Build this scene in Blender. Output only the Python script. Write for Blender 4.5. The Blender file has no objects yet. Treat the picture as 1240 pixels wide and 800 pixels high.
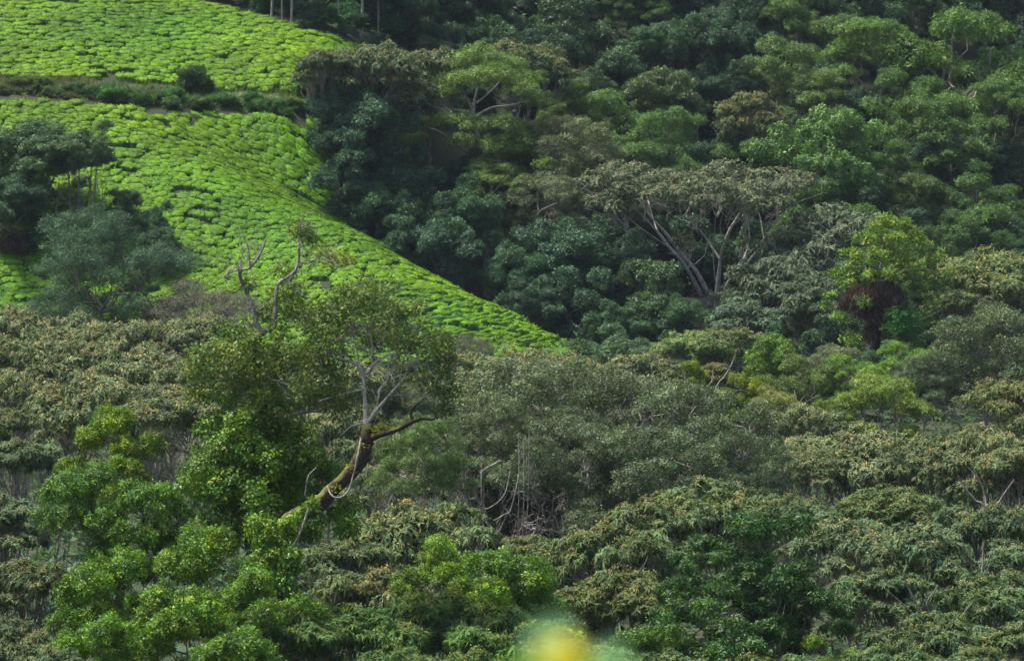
import bpy, math
import numpy as np
from mathutils import Vector, Matrix

# ------------------------------------------------------------------ camera, sky, sun, exposure
scene = bpy.context.scene
C = scene.collection
PITCH = math.radians(-5.0)
FPX = 620.0 / math.tan(math.radians(7.5))            # focal length in photograph pixels (1240 wide)
cam_data = bpy.data.cameras.new('camera')
cam = bpy.data.objects.new('camera', cam_data); C.objects.link(cam)
cam.location = (0, 0, 0); cam.rotation_euler = (math.pi / 2 + PITCH, 0, 0)
cam_data.sensor_width = 36.0; cam_data.lens = 18.0 / math.tan(math.radians(7.5))
cam_data.clip_start = 0.1; cam_data.clip_end = 8000
cam_data.dof.use_dof = True; cam_data.dof.focus_distance = 260.0; cam_data.dof.aperture_fstop = 5.6
scene.camera = cam

SUN_EL, SUN_AZ = math.radians(64), math.radians(-72)   # azimuth from +Y towards +X: high, hazy sun beyond the hill's left shoulder
world = bpy.data.worlds.new('World'); scene.world = world; world.use_nodes = True
nt = world.node_tree; nt.nodes.clear()
sky = nt.nodes.new('ShaderNodeTexSky'); sky.sky_type = 'NISHITA'; sky.sun_disc = False
sky.sun_elevation = SUN_EL; sky.sun_rotation = SUN_AZ; sky.dust_density = 3.0; sky.air_density = 1.0
bg = nt.nodes.new('ShaderNodeBackground'); bg.inputs['Strength'].default_value = 0.085
wo = nt.nodes.new('ShaderNodeOutputWorld')
nt.links.new(sky.outputs[0], bg.inputs[0]); nt.links.new(bg.outputs[0], wo.inputs[0])
sun_data = bpy.data.lights.new('sun', 'SUN'); sun_data.energy = 3.0; sun_data.angle = math.radians(12)
sun_data.color = (1.0, 0.97, 0.91)
sun = bpy.data.objects.new('sun', sun_data); C.objects.link(sun); sun.location = (0, 0, 60)
sdir = Vector((math.sin(SUN_AZ) * math.cos(SUN_EL), math.cos(SUN_AZ) * math.cos(SUN_EL), math.sin(SUN_EL)))
sun.rotation_euler = sdir.to_track_quat('Z', 'Y').to_euler()
vs = scene.view_settings
vs.view_transform = 'Standard'; vs.look = 'None'; vs.gamma = 1.0; vs.use_curve_mapping = False
vs.exposure = 2.0
cy = scene.cycles
cy.max_bounces = 5; cy.diffuse_bounces = 2; cy.glossy_bounces = 1; cy.transmission_bounces = 3; cy.transparent_max_bounces = 4
cy.use_denoising = True

HAZE = 0.000024
# ------------------------------------------------------------------ helpers
RNG = np.random.default_rng(7)
CP, SP = math.cos(PITCH), math.sin(PITCH)

def P(px, py, D):
    """a place D metres ahead, on the sight line of a photograph pixel"""
    a = (px - 620.0) / FPX; b = (400.0 - py) / FPX
    fy = CP - b * SP; fz = SP + b * CP
    t = D / fy
    return np.array([a * t, D, fz * t])

def proj(X):
    X = np.asarray(X, float)
    x, y, z = X[..., 0], X[..., 1], X[..., 2]
    d = y * CP + z * SP; u = -y * SP + z * CP
    return 620 + FPX * x / d, 400 - FPX * u / d

def nrm(v):
    return v / np.maximum(np.linalg.norm(v, axis=-1, keepdims=True), 1e-9)

class Acc:
    """collects quads with a colour per vertex"""
    def __init__(s): s.v = []; s.f = []; s.c = []; s.n = 0
    def add(s, v, f, c):
        v = np.asarray(v, float).reshape(-1, 3); f = np.asarray(f, int).reshape(-1, 4)
        c = np.broadcast_to(np.asarray(c, float), (len(v), 3))
        s.v.append(v); s.f.append(f + s.n); s.c.append(c); s.n += len(v)
    def mesh(s, name, mat, smooth=False):
        v = np.concatenate(s.v); f = np.concatenate(s.f); c = np.concatenate(s.c)
        me = bpy.data.meshes.new(name)
        me.vertices.add(len(v)); me.vertices.foreach_set('co', v.astype(np.float32).ravel())
        me.loops.add(len(f) * 4); me.loops.foreach_set('vertex_index', f.astype(np.int32).ravel())
        me.polygons.add(len(f)); me.polygons.foreach_set('loop_start', np.arange(0, len(f) * 4, 4, dtype=np.int32))
        try: me.polygons.foreach_set('loop_total', np.full(len(f), 4, np.int32))
        except Exception: pass
        if smooth: me.polygons.foreach_set('use_smooth', np.ones(len(f), bool))
        a = me.color_attributes.new('Col', 'FLOAT_COLOR', 'POINT')
        a.data.foreach_set('color', np.concatenate([c, np.ones((len(c), 1))], 1).astype(np.float32).ravel())
        me.materials.append(mat)
        me.update(calc_edges=True); me.validate()
        return me

def add_tube(acc, pts, rad, sides=6, col=(1, 1, 1), wob=0.0, rng=RNG):
    pts = np.asarray(pts, float); n = len(pts); rad = np.asarray(rad, float)
    t = nrm(np.gradient(pts, axis=0))
    ref = np.array([1.0, 0, 0]) if abs(t[0][0]) < .8 else np.array([0, 1.0, 0])
    rings = []
    for i in range(n):
        a = ref - t[i] * np.dot(ref, t[i]); a /= max(np.linalg.norm(a), 1e-9); ref = a
        b = np.cross(t[i], a)
        an = np.linspace(0, 2 * np.pi, sides, endpoint=False)
        rr = rad[i] * (1 + (rng.uniform(-wob, wob, sides) if wob else 0))
        rings.append(pts[i] + (np.cos(an) * rr)[:, None] * a + (np.sin(an) * rr)[:, None] * b)
    v = np.concatenate(rings)
    i = np.repeat(np.arange(n - 1), sides); j = np.tile(np.arange(sides), n - 1); k = (j + 1) % sides
    acc.add(v, np.stack([i * sides + j, i * sides + k, (i + 1) * sides + k, (i + 1) * sides + j], 1), col)

def smooth_path(pts, n):
    """resample a polyline (k, m) smoothly (Catmull-Rom)"""
    p = np.asarray(pts, float)
    if len(p) < 3:
        return np.array([p[0] + (p[-1] - p[0]) * t for t in np.linspace(0, 1, n)])
    q = np.concatenate([[2 * p[0] - p[1]], p, [2 * p[-1] - p[-2]]])
    out = []
    for s in np.linspace(0, len(p) - 1, n):
        i = min(int(s), len(p) - 2); t = s - i
        a, b, c, d = q[i], q[i + 1], q[i + 2], q[i + 3]
        out.append(.5 * (2 * b + (c - a) * t + (2 * a - 5 * b + 4 * c - d) * t * t + (3 * b - a - 3 * c + d) * t ** 3))
    return np.array(out)

def bent(p0, p1, rng, n=6, sag=.08, up=.0):
    """a crooked path between two points"""
    p0, p1 = np.asarray(p0, float), np.asarray(p1, float)
    L = np.linalg.norm(p1 - p0); t = np.linspace(0, 1, n)[:, None]
    off = rng.normal(0, 1, (n, 3)) * L * sag * np.sin(np.pi * t)
    return p0 + (p1 - p0) * t + off + np.array([0, 0, up * L]) * np.sin(np.pi * t)

def add_leaves(acc, rng, Pc, Nc, count, L, W, radius, bias, droop, colc, cj=.18, fold=.18, lj=.3):
    """COUNT diamond leaves round every clump centre Pc facing Nc"""
    M = len(Pc)
    p = np.repeat(Pc, count, 0); n = np.repeat(Nc, count, 0); c = np.repeat(colc, count, 0)
    N = len(p)
    v = nrm(rng.normal(size=(N, 3)))
    tv = v - n * np.sum(v * n, 1, keepdims=True) * .75
    d = n * bias * rng.uniform(0, 1.2, (N, 1)) + nrm(tv); d[:, 2] -= droop; d = nrm(d)
    st = p + v * radius * rng.random((N, 1)) ** .5
    side = nrm(np.cross(d, n + nrm(rng.normal(size=(N, 3))) * .55))
    up = np.cross(side, d)
    k_ = np.repeat(rng.uniform(.7, 1.3, M), count)
    l = (L * k_ * (1 + rng.uniform(-lj, lj, N)))[:, None]; w = (W * k_ * (1 + rng.uniform(-lj, lj, N)))[:, None]
    a = st; b = st + d * l * .5 + side * w * .5 + up * w * fold
    t = st + d * l - up * l * .08; e = st + d * l * .5 - side * w * .5 + up * w * fold
    V = np.stack([a, b, t, e], 1).reshape(-1, 3)
    c = c * (1 + rng.uniform(-cj, cj, (N, 1)))
    acc.add(V, np.arange(4 * N).reshape(-1, 4), np.repeat(c, 4, 0))

def add_fronds(acc, rng, Pc, Nc, count, L, W, droop, colc, cj=.15):
    """feathery compound leaves: drooping three-quad strips fanned out round every clump centre"""
    M = len(Pc)
    p = np.repeat(Pc, count, 0); n = np.repeat(Nc, count, 0); c = np.repeat(colc, count, 0); N = len(p)
    v = nrm(rng.normal(size=(N, 3))); v = v - n * np.sum(v * n, 1, keepdims=True) * .8
    d = nrm(nrm(v) + n * rng.uniform(.0, .55, (N, 1)))
    side = nrm(np.cross(d, n + rng.normal(size=(N, 3)) * .25))
    k_ = np.repeat(rng.uniform(.55, 1.4, M), count); droop = np.repeat(rng.uniform(.1, 1.5, M), count)[:, None] * droop
    l = (L * k_ * rng.uniform(.65, 1.25, N))[:, None]; w = (W * k_ ** .6 * rng.uniform(.7, 1.2, N))[:, None]
    rows = []
    for t, k in ((0.05, .45), (.5, 1.0), (1.0, .12)):
        q = p + d * l * t; q[:, 2] -= (droop * l * t * t)[:, 0]
        rows += [q + side * w * k * .5, q - side * w * k * .5]
    V = np.stack(rows, 1).reshape(-1, 3)
    b = np.arange(N)[:, None] * 6
    f = np.concatenate([b + np.array([[0, 1, 3, 2]]) + 2 * i for i in range(2)], 0)
    c = c * (1 + rng.uniform(-cj, cj, (N, 1)))
    acc.add(V, f, np.repeat(c, 6, 0))

def lobe_points(rng, lobes, spacing, low=-.35, fuzz=.12, inner=.25):
    """clump places and outward normals over the open sides of overlapping ellipsoid lobes (c, (rx, ry, rz))"""
    ps, ns, ids = [], [], []
    cs = np.array([l[0] for l in lobes]); rs = np.array([l[1] for l in lobes])
    for i, (c, r) in enumerate(lobes):
        r = np.asarray(r, float)
        area = 4 * np.pi * ((r[0] * r[1]) ** 1.6 / 3 + (r[0] * r[2]) ** 1.6 / 3 + (r[1] * r[2]) ** 1.6 / 3) ** (1 / 1.6)
        k = max(6, int(area / spacing ** 2))
        u = nrm(rng.normal(size=(k, 3))); u = u[u[:, 2] > low + rng.uniform(-.25, .15, len(u))]
        rad = 1 + rng.normal(0, fuzz, (len(u), 1))
        m = rng.random(len(u)) < inner; rad[m] *= rng.uniform(.45, .85, (m.sum(), 1))
        p = np.asarray(c) + u * r * rad
        q = ((p[:, None, :] - cs) / (rs * .82)) ; inside = (np.sum(q * q, 2) < 1); inside[:, i] = False
        keep = ~inside.any(1) | m
        ps.append(p[keep]); ns.append(nrm(u / r)[keep]); ids.append(np.full(keep.sum(), i))
    return np.concatenate(ps), np.concatenate(ns), np.concatenate(ids)

def sublobes(rng, lobes, per, frac, flat=1.0, low=-.45, push=.85):
    """break every lobe into smaller overlapping tufts over its open side"""
    out = []
    for c, r in lobes:
        r = np.asarray(r, float); k = 0
        u = nrm(rng.normal(size=(per * 3, 3))); u = u[u[:, 2] > low][:per]
        m = float(r.mean())
        for d in u:
            s_ = m * frac * rng.uniform(.7, 1.35)
            out.append((np.asarray(c) + d * r * rng.uniform(push - .12, push + .14), (s_ * rng.uniform(.9, 1.2), s_ * rng.uniform(.9, 1.2), s_ * flat * rng.uniform(.8, 1.15))))
        out.append((np.asarray(c), tuple(r * .62)))
    return out

def palette(rng, n, cols, wts=None, vj=.2):
    cols = np.asarray(cols, float)
    k = rng.choice(len(cols), n, p=None if wts is None else np.asarray(wts) / np.sum(wts))
    return cols[k] * (1 + rng.uniform(-vj, vj, (n, 1)))

# ------------------------------------------------------------------ materials
def new_mat(name):
    m = bpy.data.materials.new(name); m.use_nodes = True; t = m.node_tree; t.nodes.clear()
    return m, t, lambda k, **kw: t.nodes.new(k)

def foliage_mat(name, rough=.5, spec=.35, trans=.28, noise_scale=.6, sat=1.06):
    m, t, N = new_mat(name); L = t.links.new
    at = N('ShaderNodeAttribute'); at.attribute_name = 'Col'
    oi = N('ShaderNodeObjectInfo')
    mul = N('ShaderNodeMix'); mul.data_type = 'RGBA'; mul.blend_type = 'MULTIPLY'; mul.inputs[0].default_value = 1
    L(at.outputs['Color'], mul.inputs[6]); L(oi.outputs['Color'], mul.inputs[7])
    geo = N('ShaderNodeNewGeometry'); nz = N('ShaderNodeTexNoise'); nz.inputs['Scale'].default_value = noise_scale; nz.inputs['Detail'].default_value = 3
    L(geo.outputs['Position'], nz.inputs['Vector'])
    hs = N('ShaderNodeHueSaturation'); hs.inputs['Saturation'].default_value = sat; mr = N('ShaderNodeMapRange'); mr.inputs[1].default_value = .3; mr.inputs[2].default_value = .7
    mr.inputs[3].default_value = .72; mr.inputs[4].default_value = 1.28
    L(nz.outputs['Fac'], mr.inputs[0]); L(mr.outputs[0], hs.inputs['Value']); L(mul.outputs[2], hs.inputs['Color'])
    pb = N('ShaderNodeBsdfPrincipled'); pb.inputs['Roughness'].default_value = rough; pb.inputs['Specular IOR Level'].default_value = spec
    L(hs.outputs[0], pb.inputs['Base Color'])
    tr = N('ShaderNodeBsdfTranslucent'); tc = N('ShaderNodeMix'); tc.data_type = 'RGBA'; tc.blend_type = 'MULTIPLY'; tc.inputs[0].default_value = 1
    tc.inputs[7].default_value = (1.15, 1.25, .6, 1); L(hs.outputs[0], tc.inputs[6]); L(tc.outputs[2], tr.inputs['Color'])
    mx = N('ShaderNodeMixShader'); mx.inputs[0].default_value = trans
    L(pb.outputs[0], mx.inputs[1]); L(tr.outputs[0], mx.inputs[2])
    out = N('ShaderNodeOutputMaterial'); L(mx.outputs[0], out.inputs[0])
    return m

def bark_mat(name, c1, c2, moss=None, moss_amt=.5, scale=3.0):
    m, t, N = new_mat(name); L = t.links.new
    tc = N('ShaderNodeTexCoord'); mp = N('ShaderNodeMapping'); mp.inputs['Scale'].default_value = (scale, scale, scale * .25)
    L(tc.outputs['Object'], mp.inputs[0])
    nz = N('ShaderNodeTexNoise'); nz.inputs['Scale'].default_value = 3; nz.inputs['Detail'].default_value = 6; L(mp.outputs[0], nz.inputs['Vector'])
    rp = N('ShaderNodeValToRGB'); rp.color_ramp.elements[0].position = .32; rp.color_ramp.elements[1].position = .68
    rp.color_ramp.elements[0].color = (*c1, 1); rp.color_ramp.elements[1].color = (*c2, 1); L(nz.outputs['Fac'], rp.inputs[0])
    col = rp.outputs[0]
    if moss:
        n2 = N('ShaderNodeTexNoise'); n2.inputs['Scale'].default_value = 1.1; n2.inputs['Detail'].default_value = 5; L(tc.outputs['Object'], n2.inputs['Vector'])
        geo = N('ShaderNodeNewGeometry'); dt = N('ShaderNodeVectorMath'); dt.operation = 'DOT_PRODUCT'; dt.inputs[1].default_value = (-.6, -.3, .7)
        L(geo.outputs['Normal'], dt.inputs[0])
        ad = N('ShaderNodeMath'); ad.operation = 'MULTIPLY_ADD'; ad.inputs[1].default_value = .35; L(dt.outputs['Value'], ad.inputs[0]); L(n2.outputs['Fac'], ad.inputs[2])
        mr = N('ShaderNodeMapRange'); mr.inputs[1].default_value = 1 - moss_amt; mr.inputs[2].default_value = 1.12 - moss_amt; L(ad.outputs[0], mr.inputs[0])
        mm = N('ShaderNodeMix'); mm.data_type = 'RGBA'; L(mr.outputs[0], mm.inputs[0]); L(col, mm.inputs[6]); mm.inputs[7].default_value = (*moss, 1)
        col = mm.outputs[2]
    oi = N('ShaderNodeObjectInfo'); mul = N('ShaderNodeMix'); mul.data_type = 'RGBA'; mul.blend_type = 'MULTIPLY'; mul.inputs[0].default_value = 1
    L(col, mul.inputs[6]); L(oi.outputs['Color'], mul.inputs[7])
    pb = N('ShaderNodeBsdfPrincipled'); pb.inputs['Roughness'].default_value = .9; pb.inputs['Specular IOR Level'].default_value = .15
    L(mul.outputs[2], pb.inputs['Base Color'])
    bp = N('ShaderNodeBump'); bp.inputs['Strength'].default_value = .9; bp.inputs['Distance'].default_value = .08; L(nz.outputs['Fac'], bp.inputs['Height']); L(bp.outputs[0], pb.inputs['Normal'])
    out = N('ShaderNodeOutputMaterial'); L(pb.outputs[0], out.inputs[0])
    return m

M_LEAF = foliage_mat('leaf_foliage', rough=.55, spec=.12)
M_GLOSS = foliage_mat('glossy_leaf_foliage', rough=.5, spec=.17, trans=.24, sat=1.08)
M_DULL = foliage_mat('dull_feathery_foliage', rough=.75, spec=.08, trans=.2, sat=1.08)
M_TEA = foliage_mat('tea_foliage', rough=.65, spec=.1, trans=.22, noise_scale=.12, sat=1.12)
M_NEAR = foliage_mat('near_plant_foliage', rough=.5, spec=.3, trans=.35, noise_scale=20)
M_BARK = bark_mat('grey_brown_bark', (.05, .042, .034), (.17, .15, .125))
M_PALE = bark_mat('pale_bark', (.08, .07, .058), (.29, .26, .22))
M_WHITE = bark_mat('bleached_bark', (.12, .105, .085), (.37, .33, .28))
M_TAN = bark_mat('tan_bark', (.085, .072, .058), (.25, .215, .175))
M_MOSSY = bark_mat('mossy_brown_bark', (.014, .009, .006), (.07, .048, .034), (.085, .09, .014), .27, 6.0)
M_TWIG = bark_mat('dry_grey_twigs', (.07, .062, .06), (.2, .18, .17))

def ground_mat():
    m, t, N = new_mat('forest_floor_and_soil'); L = t.links.new
    geo = N('ShaderNodeNewGeometry')
    n1 = N('ShaderNodeTexNoise'); n1.inputs['Scale'].default_value = .15; n1.inputs['Detail'].default_value = 8; L(geo.outputs['Position'], n1.inputs['Vector'])
    rp = N('ShaderNodeValToRGB'); e = rp.color_ramp.elements; e[0].position = .35; e[1].position = .7
    e[0].color = (.018, .026, .012, 1); e[1].color = (.04, .042, .02, 1); L(n1.outputs['Fac'], rp.inputs[0])
    pb = N('ShaderNodeBsdfPrincipled'); pb.inputs['Roughness'].default_value = .95; pb.inputs['Specular IOR Level'].default_value = .1
    L(rp.outputs[0], pb.inputs['Base Color'])
    n2 = N('ShaderNodeTexNoise'); n2.inputs['Scale'].default_value = 3; n2.inputs['Detail'].default_value = 6; L(geo.outputs['Position'], n2.inputs['Vector'])
    bp = N('ShaderNodeBump'); bp.inputs['Strength'].default_value = .6; bp.inputs['Distance'].default_value = .2; L(n2.outputs['Fac'], bp.inputs['Height']); L(bp.outputs[0], pb.inputs['Normal'])
    out = N('ShaderNodeOutputMaterial'); L(pb.outputs[0], out.inputs[0])
    return m

def soil_mat():
    m, t, N = new_mat('trodden_earth'); L = t.links.new
    geo = N('ShaderNodeNewGeometry')
    n1 = N('ShaderNodeTexNoise'); n1.inputs['Scale'].default_value = .9; n1.inputs['Detail'].default_value = 8; L(geo.outputs['Position'], n1.inputs['Vector'])
    rp = N('ShaderNodeValToRGB'); e = rp.color_ramp.elements; e[0].position = .38; e[1].position = .66
    e[0].color = (.045, .075, .022, 1); e[1].color = (.10, .10, .048, 1); L(n1.outputs['Fac'], rp.inputs[0])
    pb = N('ShaderNodeBsdfPrincipled'); pb.inputs['Roughness'].default_value = .95; pb.inputs['Specular IOR Level'].default_value = .1
    L(rp.outputs[0], pb.inputs['Base Color'])
    out = N('ShaderNodeOutputMaterial'); L(pb.outputs[0], out.inputs[0])
    return m

# ------------------------------------------------------------------ object helpers
def put(name, me, parent=None, loc=(0, 0, 0), color=None):
    o = bpy.data.objects.new(name, me); C.objects.link(o); o.location = loc
    if parent: o.parent = parent
    if color is not None: o.color = (*color, 1)
    return o

def tag(o, label=None, cat=None, group=None, kind=None):
    if label: o['label'] = label
    if cat: o['category'] = cat
    if group: o['group'] = group
    if kind: o['kind'] = kind
    return o

# ------------------------------------------------------------------ terrain
CTRL = []
for px, py, D in [
    (-300, 0, 450), (-120, 0, 453), (0, 0, 455), (200, 0, 458), (300, 22, 453), (430, 62, 447), (120, 50, 443), (280, 70, 441),
    (0, 100, 432), (200, 118, 431), (300, 118, 433), (400, 135, 435), (0, 112, 428), (200, 128, 428), (350, 140, 430), (-200, 110, 428),
    (0, 200, 417), (120, 165, 421), (200, 230, 412), (100, 300, 404), (250, 300, 403), (-150, 300, 403), (0, 400, 391), (200, 400, 389), (400, 400, 387), (330, 340, 397),
    (180, 165, 422), (250, 212, 414.5), (330, 262, 408.5), (430, 284, 405), (520, 337, 399), (600, 377, 393), (680, 421, 386),
    (300, 195, 424), (380, 248, 421), (345, 225, 422), (400, 180, 430), (420, 130, 438),
    (560, 415, 414), (480, 335, 421), (640, 445, 407), (705, 455, 399), (420, 262, 423),
    (700, 405, 424), (855, 368, 425), (640, 335, 440), (560, 275, 440), (500, 130, 448), (600, 130, 463), (700, 160, 471), (850, 210, 471),
    (1000, 290, 455), (1200, 310, 460), (1240, 160, 492), (1000, 140, 492), (800, 70, 492), (620, 25, 487), (470, 40, 468), (1240, 25, 522), (1000, 0, 527), (1450, 200, 500),
    (620, -200, 560), (1300, -200, 610), (0, -200, 520), (-400, -150, 520), (1000, 460, 425), (1240, 450, 425), (850, 445, 408)]:
    CTRL.append(P(px, py, D))
for x in (-70, -25, 25, 70):
    for y, z in ((365, -42.5 if x > 0 else -40.5), (340, -44.5), (300, -43), (260, -40.5), (215, -37.5), (170, -34.5), (130, -31), (90, -25)):
        CTRL.append(np.array([x, y, z], float))
for x in (-40, 0, 40):
    for y, z in ((0, -1.6), (6, -4.2), (20, -9), (50, -17), (-20, 1.5)):
        CTRL.append(np.array([x, y, z + abs(x) * .01], float))
CTRL += [np.array(c, float) for c in [(-160, 60, -16), (160, 60, -16), (-170, 250, -36), (170, 250, -36), (-190, 420, -14), (200, 430, -22), (-200, 600, 30), (200, 640, 34), (0, 650, 36), (0, 800, 60), (-300, 800, 60), (300, 800, 60), (-400, 300, -10), (400, 300, -10), (0, -200, 20), (-300, -100, 10), (300, -100, 10)]]
CTRL = np.array(CTRL)
def _k(r2): return np.where(r2 > 1e-9, .5 * r2 * np.log(np.maximum(r2, 1e-12)), 0)
def _fit():
    X = CTRL[:, :2] / 100.0; n = len(X)
    K = _k(((X[:, None] - X[None]) ** 2).sum(2)) + np.eye(n) * 2e-4
    Q = np.concatenate([np.ones((n, 1)), X], 1)
    A = np.block([[K, Q], [Q.T, np.zeros((3, 3))]])
    return X, np.linalg.solve(A, np.concatenate([CTRL[:, 2], np.zeros(3)]))
TX, TW = _fit()
def gz(x, y):
    x = np.asarray(x, float); y = np.asarray(y, float)
    xc = np.clip(x, -330, 330); yc = np.clip(y, -160, 800)
    q = np.stack([xc.ravel(), yc.ravel()], 1) / 100.0
    out = np.empty(len(q))
    for s in range(0, len(q), 20000):
        b = q[s:s + 20000]
        out[s:s + 20000] = _k(((b[:, None] - TX[None]) ** 2).sum(2)) @ TW[:len(TX)] + TW[len(TX)] + b @ TW[len(TX) + 1:]
    return out.reshape(x.shape)

def hit(px, py, d0=150, d1=620):
    """first place where the sight line of a pixel meets the ground"""
    D = np.arange(d0, d1, .5); a = P(px, py, 1.0)
    z = gz(a[0] * D, D); h = a[2] * D - z
    i = np.argmax(h < 0) if (h < 0).any() else len(D) - 1
    return np.array([a[0] * D[i], D[i], z[i]])

def grid_axis(core, fine, far, n):
    a = np.arange(core[0], core[1] + 1e-6, fine)
    lo = core[0] - np.geomspace(fine, far[0], n)[::-1]; hi = core[1] + np.geomspace(fine, far[1], n)
    return np.concatenate([lo, a, hi])
gx = grid_axis((-100, 110), 2.5, (3000, 3000), 14); gy = grid_axis((-10, 560), 2.5, (2500, 5000), 14)
GX, GY = np.meshgrid(gx, gy); GZ = gz(GX, GY)
acc = Acc(); nx = len(gx)
i, j = np.meshgrid(np.arange(len(gy) - 1), np.arange(nx - 1), indexing='ij'); b = (i * nx + j).ravel()
acc.add(np.stack([GX, GY, GZ], 2), np.stack([b, b + 1, b + 1 + nx, b + nx], 1), (1, 1, 1))
tag(put('ground', acc.mesh('ground', ground_mat(), True)), 'dark leaf-littered soil of the valley and hillsides', 'ground', kind='structure')

# earth track between the two tea terraces
acc = Acc(); pts = []
TRACK = [(-160, 106), (-60, 104), (0, 104), (60, 108), (120, 112), (180, 118), (240, 121), (300, 120), (350, 122), (400, 118), (440, 112)]
mid = smooth_path([hit(a, b_) for a, b_ in TRACK], 80)
tn = nrm(np.gradient(mid, axis=0)); sd = nrm(np.cross(tn, [0, 0, 1]))
prof = [(-1.0, .04), (-.5, .06), (0, .05), (.5, .06), (1.0, .04)]
V = []
for w, dz in prof:
    q = mid + sd * w; q[:, 2] = gz(q[:, 0], q[:, 1]) + dz; V.append(q)
V = np.stack(V, 1); n0 = len(mid)
f = [[a * 5 + c, a * 5 + c + 1, (a + 1) * 5 + c + 1, (a + 1) * 5 + c] for a in range(n0 - 1) for c in range(4)]
acc.add(V, f, (1, 1, 1))
tag(put('path', acc.mesh('path', soil_mat(), True)), 'bare earth track between the upper and lower tea slopes', 'path', kind='structure')

# ------------------------------------------------------------------ tea
def inpoly(px, py, poly):
    poly = np.asarray(poly, float); c = np.zeros(px.shape, bool); j = len(poly) - 1
    for i in range(len(poly)):
        xi, yi = poly[i]; xj, yj = poly[j]
        m = ((yi > py) != (yj > py)) & (px < (xj - xi) * (py - yi) / (yj - yi + 1e-12) + xi)
        c ^= m; j = i
    return c
TEA_TOP = [(-220, -120), (200, -12), (300, 14), (400, 43), (445, 55), (428, 80), (400, 102), (350, 108), (250, 104), (150, 94), (60, 92), (-220, 92)]
TEA_LOW = [(-220, 118), (60, 121), (130, 126), (200, 134), (300, 138), (385, 146), (408, 170), (410, 200), (405, 230), (420, 262), (470, 288), (560, 340), (640, 384), (700, 424), (690, 432), (560, 440), (380, 440), (-220, 440)]

def tea_bush(rng):
    """a plucked tea bush: broad, nearly flat table of young leaves over a dark skirt"""
    a = Acc(); ns = 8
    an = np.linspace(0, 2 * np.pi, ns, endpoint=False); R = 1 + rng.uniform(-.12, .12, ns)
    ax, ay = rng.uniform(.55, .8), rng.uniform(.41, .46)
    rows = []
    for r, h in ((.9, -.35), (.96, .42), (.82, .56), (.05, .62)):
        hh = h + rng.uniform(-.035, .035, ns)
        rows.append(np.stack([np.cos(an) * R * r * ax, np.sin(an) * R * r * ay, hh], 1))
    V = np.stack(rows).reshape(-1, 3)
    f = [[i * ns + k, i * ns + (k + 1) % ns, (i + 1) * ns + (k + 1) % ns, (i + 1) * ns + k] for i in range(3) for k in range(ns)]
    col = np.where(V[:, 2:3] > .55, np.array([[.085, .165, .02]]), np.array([[.034, .08, .018]]))
    a.add(V, f, col)
    k = 36; rr = np.sqrt(rng.random(k)) * 1.06; th = rng.random(k) * 2 * np.pi
    p = np.stack([rr * np.cos(th) * ax, rr * np.sin(th) * ay, .62 - .13 * rr ** 3 + rng.uniform(-.04, .05, k)], 1)
    n = nrm(np.stack([p[:, 0] * .5, p[:, 1] * .8, np.full(k, .8)], 1))
    add_leaves(a, rng, p, n, 1, .2, .1, .03, .45, -.1, palette(rng, k, [(.10, .19, .02), (.135, .225, .024), (.065, .14, .02)], vj=.15))
    k = 8; th = rng.random(k) * 2 * np.pi; h = rng.uniform(.05, .5, k)
    p = np.stack([ax * np.cos(th), ay * np.sin(th), h], 1); n = nrm(np.stack([np.cos(th), np.sin(th), np.full(k, .3)], 1))
    add_leaves(a, rng, p, n, 1, .18, .09, .03, .6, .1, palette(rng, k, [(.03, .075, .016), (.05, .11, .02)]))
    return a
TEA_ACC = [tea_bush(np.random.default_rng(100 + k)) for k in range(6)]
TEA_ME = [a.mesh('tea_bush', M_TEA) for a in TEA_ACC]
TEA_RAW = [(np.concatenate(a.v), np.concatenate(a.f), np.concatenate(a.c)) for a in TEA_ACC]

spots = []; ROW = .95
rng = np.random.default_rng(11)
cols_x = np.arange(-84, 12, .88)
ys = np.arange(372, 486, .25)
for x in cols_x:
    z = gz(np.full(ys.shape, x), ys)
    s = np.concatenate([[0], np.cumsum(np.hypot(np.diff(z), np.diff(ys)))]) + .22 * (x - 0) + 1.6 * math.sin(x * .07) + .6 * math.sin(x * .23 + 1) + .25 * math.sin(x * .6)
    for k in range(int(s[0] / ROW) + 1, int(s[-1] / ROW)):
        y = np.interp(k * ROW, s, ys)
        spots.append((x + (k % 2) * .44 + rng.uniform(-.3, .3), y + rng.uniform(-.09, .09), k))
spots = np.array(spots); sx, sy = spots[:, 0], spots[:, 1]; sz = gz(sx, sy)
qx, qy = proj(np.stack([sx, sy, sz + .5], 1))
slit = np.zeros(len(sx), bool)
for _ in range(110):
    k0 = int(rng.integers(len(sx))); slit |= (spots[:, 2] == spots[k0, 2]) & (np.abs(sx - sx[k0]) < rng.uniform(.6, 2.6))
mound = .22 * np.sin(sx * .8 + 2 * np.sin(sy * .35)) * np.sin(sy * .75 + 1.3 * np.sin(sx * .4)) + .12 * np.sin(sx * 1.9 + sy) 
hole = np.sin(sx * .31 + np.sin(sy * .5) * 2) * np.sin(sy * .43 + np.sin(sx * .27) * 2)
keep = (inpoly(qx, qy, TEA_TOP) | inpoly(qx, qy, TEA_LOW)) & (rng.random(len(sx)) > np.where(hole > .8, .25, .01)) & ~slit
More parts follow.
